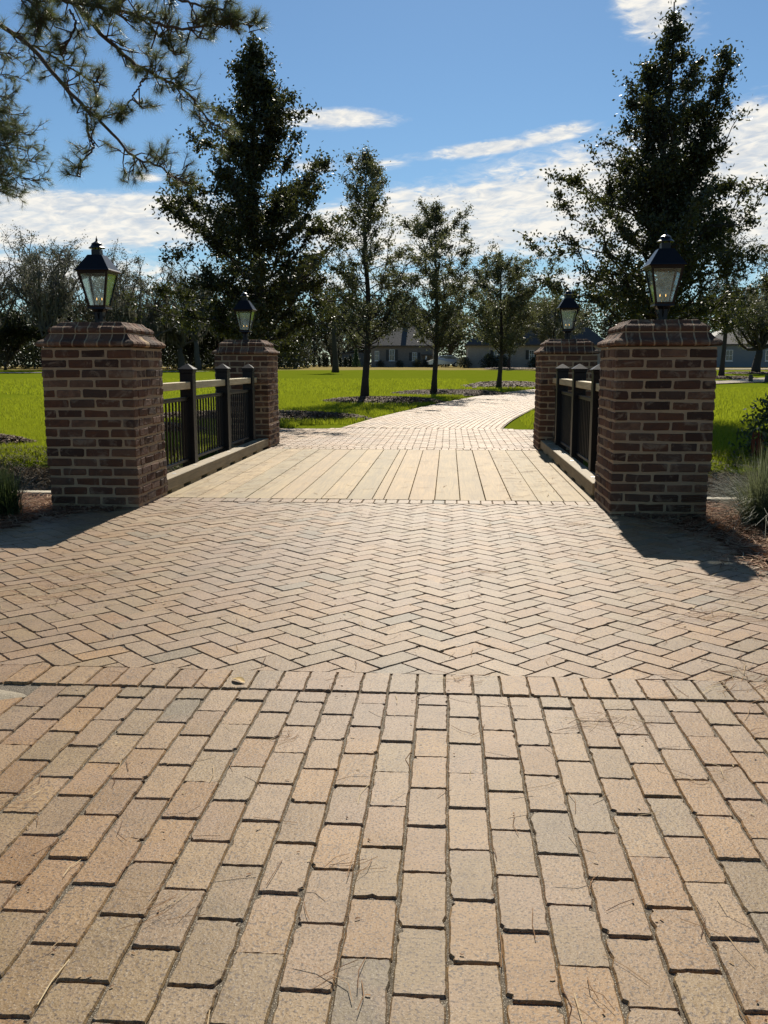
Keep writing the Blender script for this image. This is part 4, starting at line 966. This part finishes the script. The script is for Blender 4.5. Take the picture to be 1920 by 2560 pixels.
A1 = [(-10.6, 15.6, 8.0), (-9, 15.3, 7.4), W_(0, 95, 15), W_(120, 190, 14.9), W_(230, 310, 14.8), W_(330, 430, 14.7), W_(390, 490, 14.6), W_(480, 570, 14.5), W_(560, 670, 14.5), W_(640, 700, 14.4), W_(740, 750, 14.3), W_(810, 800, 14.2)]
B1 = [(-10.6, 15.6, 9.4), (-8.2, 15.4, 8.7), W_(230, -30, 15.3), W_(330, 25, 15.2), W_(440, 150, 15.1), W_(560, 260, 15.), W_(640, 310, 15.), W_(720, 350, 15.1), W_(790, 380, 15.1), W_(850, 450, 15.2), W_(900, 530, 15.2), W_(990, 570, 15.3)]
C1 = [(-10.6, 15.6, 9.8), (-8.4, 15.0, 9.1), W_(250, 0, 14.4), W_(360, 12, 14.4), W_(480, 38, 14.3), W_(600, 68, 14.2), W_(700, 112, 14.2), W_(800, 130, 14.2), W_(880, 112, 14.2), W_(1000, 100, 14.1), W_(1090, 110, 14.1)]
D1 = [W_(375, 460, 14.7), W_(372, 540, 14.6), W_(392, 600, 14.6), W_(405, 640, 14.6), W_(350, 700, 14.5), W_(330, 760, 14.4)]
E1 = [W_(480, 38, 14.3), W_(560, -20, 14.2), W_(700, -40, 14.1), W_(820, 10, 14.1), W_(930, 40, 14.), W_(1010, 60, 14.)]
F1 = [(-10.6, 15.6, 9.0), (-8.6, 14.4, 8.6), W_(40, -60, 13.8), W_(140, 10, 13.8), W_(180, 90, 13.8), W_(170, 120, 13.8)]
G1_ = [W_(120, 190, 14.9), W_(220, 235, 15.1), W_(310, 300, 15.3), W_(400, 350, 15.4), W_(460, 375, 15.5)]
H1 = [W_(640, 310, 15.), W_(600, 380, 15.), W_(560, 440, 14.9), W_(500, 520, 14.8)]
I1 = [W_(300, 40, 15.), W_(330, 100, 14.9), W_(290, 180, 14.8), W_(270, 240, 14.8), W_(200, 220, 14.8)]
J1 = [W_(600, 68, 14.2), W_(690, 150, 14.3), W_(720, 190, 14.3), W_(760, 240, 14.3)]
pine('pine_tree', (-10.6, 15.6, 0), 13, [(A1, .045, 6.2, .52), (B1, .045, 6.6, .50), (C1, .04, 7.6, .42), (D1, .022, 7, .45), (E1, .03, 10, .45), (F1, .03, 6, .42), (G1_, .02, 9, .40), (H1, .018, 8, .40), (I1, .018, 7, .36), (J1, .018, 9, .34)], 'pine with long thin drooping boughs crossing the upper sky, trunk out of frame', 1500, 77)
lim = []
for i, (zx, zy, dY) in enumerate([(60, 230, 0), (80, 330, .5), (40, 420, -.6), (110, 500, .4), (150, 580, 0), (90, 640, -.5), (160, 700, .6), (170, 780, .2), (60, 780, -.4), (130, 640, .8), (40, 560, .3), (60, 840, .5), (20, 700, -.8), (90, 760, .6)]):
    e = W_(zx, zy, 24 + dY); st = (-15.2, 24.5, e[2] + .9 + .02 * i); mid = ((st[0] + e[0]) / 2, (st[1] + e[1]) / 2, (st[2] + e[2]) / 2 - .15); lim.append(([st, mid, e], .03, 10, .75))
pine('pine_tree', (-15.2, 24.5, 0), 14, lim, 'denser darker pine foliage hugging the edge of the sky below the thin boughs', 3000, 78, tl=.17)

# ------------------------------------------------------------------ hedge, shrubs, plants
def bushmesh(name, h, w, nleaf, leaf, seed, lm, stem=True, shape='col'):
    r2 = np.random.default_rng(seed); u = r2.random(nleaf); th = r2.uniform(0, 2 * np.pi, nleaf)
    prof_ = (np.sin(np.clip(u * 1.02 + .06, 0, 1) * np.pi) ** .45) if shape == 'col' else np.sqrt(np.clip(1 - (u * 1.0) ** 2, 0, 1)) * .9 + .1
    if shape == 'cone': prof_ = np.clip(1.02 - u, .03, 1)
    rr = np.sqrt(r2.random(nleaf)) * w / 2 * prof_ * (1 + .22 * np.sin(th * 3 + u * 9) + .12 * np.sin(th * 7 - u * 17))
    C_ = np.stack([rr * np.cos(th), rr * np.sin(th), u * h + .03], -1) + r2.normal(0, leaf * .5, (nleaf, 3))
    V, F = leafquads(C_, leaf, leaf * .5); me = mesh_np(name, V, [F], r2.random(nleaf)); me.materials.append(lm)
    tb = MB()
    for k in range(4): a = k * 1.6; tb.tube([(0, 0, -.05), (.1 * w * math.cos(a), .1 * w * math.sin(a), h * .4), (.22 * w * math.cos(a), .22 * w * math.sin(a), h * .75)], [.03 * w + .01, .02 * w, .008], 5)
    tm = tb.me(name + '_stem'); tm.materials.append(M_BARK); return tm, me
hb = bushmesh('hedge', 1.25, .55, 1500, .12, 3, M_FARDK)
def bush(ms, name, loc, sc, label, group, cat='shrub'):
    root = empty(name, loc, rng.uniform(0, 6)); root.scale = sc; tag(root, label, cat, group)
    obj('stem', ms[0], None, root); obj('foliage', ms[1], None, root)
wd_ = ['first', 'second', 'third', 'fourth', 'fifth', 'sixth', 'seventh', 'eighth', 'ninth', 'tenth', 'eleventh', 'twelfth', 'thirteenth', 'fourteenth', 'fifteenth', 'sixteenth']
for i, px in enumerate([700, 722, 737, 754, 767, 787, 801, 812, 820, 841, 853, 866, 878]):
    x = (px - 1122) / 2280 * 126.; s_ = rng.uniform(.85, 1.15)
    bush(hb, 'clipped_shrub', (x, 126.2, .84), (rng.uniform(.85, 1.3), 1, s_), f'dark clipped upright shrub in the row along the far lawn edge, {wd_[i]} from the left', 'upright shrubs in a row at the far lawn edge')
cn = bushmesh('conifer', 2.3, 1.3, 2600, .14, 5, leaf_mat('conifer_green', (.02, .045, .02), (.05, .09, .035), (.05, .09, .02), .6, .3, .25), shape='cone')
bush(cn, 'conifer', (-12.6, 125.4, .84), (1, 1, 1), 'green pointed conifer at the end of the clipped shrub row', None, 'conifer')
fb = bushmesh('foundation', .75, 1.2, 1300, .12, 6, M_FAR, shape='dome')
fd = bushmesh('foundation_dark', .9, 1.3, 1300, .12, 8, M_FARDK, shape='dome')
fi = 0
for x, y, ms, s_ in [(-4.2, 123.5, fb, 1.2), (-3.0, 123.8, fd, 1.), (-1.6, 123.2, fb, 1.3), (-.4, 123.6, fd, .9), (1.9, 116, fb, 1.5), (-9.2, 124, fd, .9), (-6.6, 124, fd, .9)]:
    bush(ms, 'garden_shrub', (x, y, .82), (s_, s_, s_), f'low shrub in the bed before the shuttered house, {wd_[fi]} placed', 'low shrubs before the houses'); fi += 1
for x, s_ in [(5.0, 1.7), (6.6, 1.5), (10.6, 1.3)]:
    bush(fd, 'garden_shrub', (x, 115.4, .78), (s_, s_, s_), f'dark shrub against the long pale brick wall, {wd_[fi]} placed', 'low shrubs before the houses'); fi += 1

def tussock(name, loc, h, nb, label, mt, spread=.55, seed=1, w=.005, group=None):
    r2 = np.random.default_rng(seed); V = []; rr_ = []
    k = nb; a = r2.uniform(0, 2 * np.pi, k); out_ = np.abs(r2.normal(0, spread, k)); L_ = h * r2.uniform(.6, 1.15, k); base = r2.normal(0, .05, (k, 2)); seg = 6; P = []
    for s_ in np.linspace(0, 1, seg):
        rad = out_ * (s_ ** 1.5) * h; z = L_ * (s_ - .42 * (out_) * s_ ** 2.4); x = base[:, 0] + np.cos(a) * rad; y = base[:, 1] + np.sin(a) * rad; ww = w * (1 - s_ * .85)
        P.append(np.stack([x - np.sin(a) * ww, y + np.cos(a) * ww, z], -1)); P.append(np.stack([x + np.sin(a) * ww, y - np.cos(a) * ww, z], -1))
    V = np.stack(P, 1).reshape(-1, 3); b_ = (np.arange(k) * 2 * seg)[:, None]
    F = np.concatenate([b_ + np.array([2 * i, 2 * i + 1, 2 * i + 3, 2 * i + 2]) for i in range(seg - 1)]); r = r2.random(k)
    o = obj(name, mesh_np(name, V, [F], np.tile(r, seg - 1)), mt); o.location = loc; tag(o, label, 'ornamental grass', group); return o
GT_ = 'ornamental grass tufts beside the near piers'
tussock('ornamental_grass', (2.30, 6.75, -.03), .58, 1300, 'pale green fountain of ornamental grass over the end of the cap board', M_CLUMP, 1.05, 3, .0030, GT_)
tussock('ornamental_grass', (2.85, 7.0, -.03), .66, 1100, 'taller ornamental grass tuft behind, cut by the photo edge', M_CLUMP, 1.0, 4, .0030, GT_)
tussock('ornamental_grass', (-3.42, 6.75, -.03), .42, 800, 'dark green grass tuft cut by the photo edge beside the pier', M_DARKGR, .6, 5, .0035, GT_)
sh = bushmesh('bank_shrub', .62, 1.0, 1600, .07, 21, M_DARKGR, shape='dome')
bush(sh, 'bank_shrub', (4.35, 12.4, 0), (1, 1, 1.1), 'dark broad leaved shrub on the lawn edge behind the ornamental grass', None)
b = MB()
for k in range(9): 
    a = rng.uniform(0, 6.28); x, y = 4.02 + rng.normal(0, .045), 12.2 + rng.normal(0, .04); b.tube([(x, y, -.05), (x + .01 * math.cos(a), y, .15), (x + .02 * math.cos(a), y, .27 + rng.uniform(-.05, .05))], [.012, .010, .006], 5, r=rng.random())
tag(b.build('red_stalks', straw('red_stalk', (.12, .03, .02), (.26, .08, .04), (.30, .22, .08))), 'bundle of upright reddish stalks beside the dark shrub', 'plant')
for i, (x, y) in enumerate([(16.0, 50.2), (16.7, 49.8), (17.2, 49.9)]):
    b = MB(); b.tube([(0, 0, -.05), (.01, 0, .12), (0, 0, .38 - .03 * i)], [.12, .11, .10], 9)
    tag(b.build('log_stump', M_GBARK, None, (x, y, .23)), ['short grey stump standing apart beside the pale path', 'grey stump, middle one of the three by the pale path', 'grey stump cut by the photo edge beside the pale path'][i], 'stump', 'stumps by the pale path')

# ------------------------------------------------------------------ paths
sheet('path', [((13.0, 47.5), (13.0, 45.9)), ((16, 53.5), (17, 50.5)), ((20, 60), (24, 55.)), ((30, 66), (36, 58)), ((60, 75), (66, 66))], .015, M_CONC)
sheet('far_path', [((20, 104), (20, 99)), ((40, 108), (40, 100)), ((80, 114), (80, 104))], .02, M_CONC)
sheet('side_path', [((-90, 73.5), (-90, 71)), ((-36, 78), (-36, 74.8)), ((-24, 86), (-22, 84))], .02, simple('path_grey', (.30, .28, .25), .9, var=.2, nscale=2))

# ------------------------------------------------------------------ houses
M_WHITE = simple('white_trim', (.75, .75, .72), .5); M_SHUT = simple('shutter_black', (.018, .022, .024), .5)
M_WIN = simple('window_glass', (.03, .04, .05), .08, 0, .8)
def wallbrick(name, a, b_, mortar=(.4, .36, .3)):
    m, nn, p = mat(name); t = nn.new('ShaderNodeTexBrick'); P = objco(nn); x, y, z = nn.sep(P)
    nn.l.new(nn.comb(nn.math('ADD', x, y), z, 0.), t.inputs['Vector']); t.inputs['Color1'].default_value = (*a, 1); t.inputs['Color2'].default_value = (*b_, 1); t.inputs['Mortar'].default_value = (*mortar, 1)
    t.inputs['Scale'].default_value = 1; t.inputs['Brick Width'].default_value = .22; t.inputs['Row Height'].default_value = .076; t.inputs['Mortar Size'].default_value = .006
    f = nn.noise(P, 2, 4); nn.l.new(nn.mix(f, nn.mix(1., t.outputs[0], (.75, .75, .75), 'MULTIPLY'), t.outputs[0]), p.inputs['Base Color']); p.inputs['Roughness'].default_value = .9; return m
M_WALLA = wallbrick('house_brick_grey', (.15, .135, .12), (.20, .18, .155)); M_WALLB = wallbrick('house_brick_pale', (.30, .27, .24), (.36, .33, .29))
def roofmat():
    m, nn, p = mat('slate_shingle'); P = objco(nn); x, y, z = nn.sep(P); f = nn.noise(nn.comb(nn.math('MULTIPLY', x, 5), nn.math('MULTIPLY', y, 5), nn.math('MULTIPLY', z, 12)), 1, 4)
    nn.l.new(nn.mix(f, (.035, .032, .028), (.085, .078, .068)), p.inputs['Base Color']); p.inputs['Roughness'].default_value = .7; bump(nn, p, f, .4, .03); return m
M_ROOF = roofmat()
def window(root, x, z, w, h, y, shutters=True):
    b = MB(); f = .06
    for (x0, x1, z0, z1) in ((x - w / 2, x + w / 2, z, z + f), (x - w / 2, x + w / 2, z + h - f, z + h), (x - w / 2, x - w / 2 + f, z + f, z + h - f), (x + w / 2 - f, x + w / 2, z + f, z + h - f), (x - .02, x + .02, z + f, z + h - f), (x - w / 2 + f, x - .021, z + h / 2 - .02, z + h / 2 + .02), (x + .021, x + w / 2 - f, z + h / 2 - .02, z + h / 2 + .02)):
        b.box(x0, x1, y - .05, y + .0, z0, z1)
    fr = b.build('window_frame', M_WHITE, root); b = MB(); b.box(x - w / 2 + .03, x + w / 2 - .03, y - .025, y - .004, z + .03, z + h - .03); b.build('window_pane', M_WIN, fr)
    b = MB(); b.box(x - w / 2 - .06, x + w / 2 + .06, y - .09, y - .002, z - .09, z - .004); b.build('window_sill', M_WHITE, fr)
    if shutters:
        for sg in (-1, 1):
            b = MB(); xa = x + sg * (w / 2 + .06); xb = x + sg * (w / 2 + .44); b.box(min(xa, xb), max(xa, xb), y - .05, y - .003, z, z + h)
            for q in range(8): b.box(min(xa, xb) + .05, max(xa, xb) - .05, y - .062, y - .0505, z + .08 + q * h / 8.6, z + .14 + q * h / 8.6)
            b.build('shutter', M_SHUT, root)
def hip(root, x0, x1, y0, y1, z0, z1, over=.4, ridge=None, m=None):
    b = MB(); x0 -= over; x1 += over; y0 -= over; y1 += over; ym = (y0 + y1) / 2; ins = (y1 - y0) / 2 if ridge is None else ridge
    V = [(x0, y0, z0), (x1, y0, z0), (x1, y1, z0), (x0, y1, z0), (x0 + ins, ym, z1), (x1 - ins, ym, z1), (x0, y0, z0 - .15), (x1, y0, z0 - .15), (x1, y1, z0 - .15), (x0, y1, z0 - .15)]
    b.add(V, [(0, 1, 5, 4), (1, 2, 5), (2, 3, 4, 5), (3, 0, 4), (0, 6, 7, 1), (1, 7, 8, 2), (2, 8, 9, 3), (3, 9, 6, 0), (9, 8, 7, 6)]); return b.build('roof', m or M_ROOF, root)
hA = empty('brick_house', (-6.6, 126, .80)); tag(hA, 'grey brick house with white sash windows and black shutters, framed by two young trunks', 'house', 'houses beyond the lawn')
b = MB(); b.box(-4, 4.4, 0, 9, -.4, 2.75); b.build('wall', M_WALLA, hA)
window(hA, -1.15, .85, .75, 1.5, 0); window(hA, 1.95, .85, .65, 1.1, 0); window(hA, -3.2, .85, .6, 1.3, 0, False)
hip(hA, -4, 4.4, 0, 9, 2.9, 6.6)
b = MB(); b.box(.2, .9, 3.5, 4.2, 5, 7.6); b.build('chimney', M_WALLA, hA)
b = MB(); b.box(3.45, 3.65, -1.6, -1.4, -.4, 1.5); b.build('porch_column', M_WHITE, hA)
b = MB(); b.box(2.9, 4.4, -1.7, -.01, 1.5, 1.7); b.build('porch_roof', M_ROOF, hA)
hB = empty('brick_house', (10.6, 117, .76)); tag(hB, 'long pale brick house with very tall roof and cupola behind the round headed tree', 'house', 'houses beyond the lawn')
b = MB(); b.box(-8.2, 9, 0, 12, -.4, 2.7); b.build('wall', M_WALLB, hB)
window(hB, -.25, 1.0, .62, 1.15, 0); window(hB, 4.5, .9, .7, 1.3, 0); window(hB, -4.6, 1.0, .7, 1.15, 0)
rf = hip(hB, -8.2, 9, 0, 12, 2.85, 8.3)
b = MB(); b.frustum(-1.2, 6, 8.2, 9.6, 1.0, 1.0); b.frustum(-1.2, 6, 9.6, 9.72, 1.3, 1.3); b.frustum(-1.2, 6, 9.72, 10.9, 1.2, .05); b.build('cupola', M_WHITE, rf)
hC = empty('brick_house', (42, 122, .8)); tag(hC, 'blue grey house behind the olive green tree at the photo edge', 'house', 'houses beyond the lawn')
b = MB(); b.box(-9, 9, 0, 9, -.4, 2.8); b.build('wall', simple('house_slate_blue', (.16, .19, .21), .8, var=.15), hC)
for x in (-6, -1.0, 3.5): window(hC, x, .8, .9, 1.4, 0, False)
hip(hC, -9, 9, 0, 9, 2.95, 5.6)
sd = empty('shed', (-13.4, 129, .85)); tag(sd, 'low dark roofed shed peeping over the hedge beside the house', 'shed')
b = MB(); b.box(-1.6, 1.8, 0, 4, -.3, 1.9); b.build('wall', M_WALLA, sd); b = MB(); b.add([(-2, -.3, 1.8), (2.2, -.3, 2.5), (2.2, 4.3, 2.5), (-2, 4.3, 1.8), (-2, -.3, 1.68), (2.2, -.3, 2.38), (2.2, 4.3, 2.38), (-2, 4.3, 1.68)], [(0, 1, 2, 3), (7, 6, 5, 4), (0, 4, 5, 1), (1, 5, 6, 2), (2, 6, 7, 3), (3, 7, 4, 0)]); b.build('roof', M_ROOF, sd)
# basketball hoop
bh = empty('basketball_hoop', (-23.9, 140, .85)); tag(bh, 'white framed basketball hoop on a pole above the clipped shrubs', 'basketball hoop')
b = MB(); b.tube([(0, .9, -.3), (0, .9, 2.6), (0, .1, 3.1)], .06, 8); b.build('pole', M_BLACK, bh)
b = MB(); b.box(-.42, .42, -.01, .01, 2.5, 3.36); b.build('backboard', simple('acrylic_grey', (.10, .12, .12), .3), bh)
b = MB()
for x0, x1, z0, z1 in ((-.46, .46, 3.32, 3.40), (-.46, .46, 2.46, 2.54), (-.46, -.38, 2.54, 3.32), (.38, .46, 2.54, 3.32), (-.17, .17, 2.98, 3.03), (-.17, -.12, 2.62, 2.98), (.12, .17, 2.62, 2.98)): b.box(x0, x1, -.04, -.012, z0, z1)
b.build('board_frame', M_WHITE, bh)
b = MB(); a = np.linspace(0, 2 * np.pi, 17); b.tube([(.20 * math.cos(q), -.24 + .20 * math.sin(q), 2.62) for q in a], .014, 5, cap=False); b.build('rim', simple('orange_rim', (.5, .12, .03), .5), bh)
b = MB()
for q in a[:-1]: b.tube([(.20 * math.cos(q), -.24 + .20 * math.sin(q), 2.61), (.11 * math.cos(q + .3), -.24 + .11 * math.sin(q + .3), 2.25)], .012, 3, cap=False)
b.build('net', M_WHITE, bh)
# parked car beside the house
car = empty('parked_car', (-.55, 122.4, .80), R(8)); tag(car, 'silver car parked between the two houses, half hidden by a trunk', 'car')
b = MB(); pr = [(-2.2, .35), (-2.25, .75), (-1.75, .95), (-1.1, 1.02), (-.65, 1.5), (.9, 1.55), (1.75, 1.15), (2.2, 1.05), (2.25, .4)]
V = [(x, y * (1 if z < 1.05 else .86), z) for y in (-.9, .9) for x, z in pr]; m_ = len(pr)
b.add(V, [tuple(range(m_)), tuple(range(2 * m_ - 1, m_ - 1, -1))] + [(i, i + m_, (i + 1) % m_ + m_, (i + 1) % m_) for i in range(m_)])
b.build('body', simple('silver_paint', (.45, .46, .47), .25, .5), car)
b = MB(); V = [(x, y, z) for y in (-.80, .80) for x, z in ((-.95, 1.06), (-.6, 1.44), (.85, 1.48), (1.45, 1.12))]; V = [(x, y * 1.06, z) for x, y, z in V]
b.add(V, [(0, 1, 2, 3), (7, 6, 5, 4), (0, 4, 5, 1), (1, 5, 6, 2), (2, 6, 7, 3), (3, 7, 4, 0)]); b.build('side_windows', M_WIN, car)
for x in (-1.4, 1.4):
    for y in (-.82, .82):
        b = MB(); b.tube([(x, y - .11, .33), (x, y + .11, .33)], .33, 14); w_ = b.build('wheel', simple('tyre', (.02, .02, .02), .8), car)
        b = MB(); b.tube([(x, y - .125, .33), (x, y + .125, .33)], .19, 10); b.build('rim', M_ZINC, w_)
for y in (-.62, .62):
    b = MB(); b.cbox(-2.30, -2.2, y - .2, y + .2, .66, .80, .02); b.build('headlight', M_WHITE, car)
# fallen leaf
b = MB(); k = 12; V = [(0, 0, .004)]
for i in range(k):
    a = i / k * 2 * math.pi; V.append((.030 * math.cos(a) * (1.15 if abs(math.sin(a)) < .3 else 1), .015 * math.sin(a), .004 + .010 * abs(math.sin(a)) ** 1.5))
b.add(V, [(0, 1 + i, 1 + (i + 1) % k) for i in range(k)])
lf = b.build('fallen_leaf', simple('yellow_leaf', (.62, .42, .15), .55), None, (-.755, 3.15, .004), True); lf.rotation_euler = (0, 0, R(-35))
tag(lf, 'curled yellow leaf lying on the soldier course of pavers', 'leaf')
print('done objects', len(bpy.data.objects))
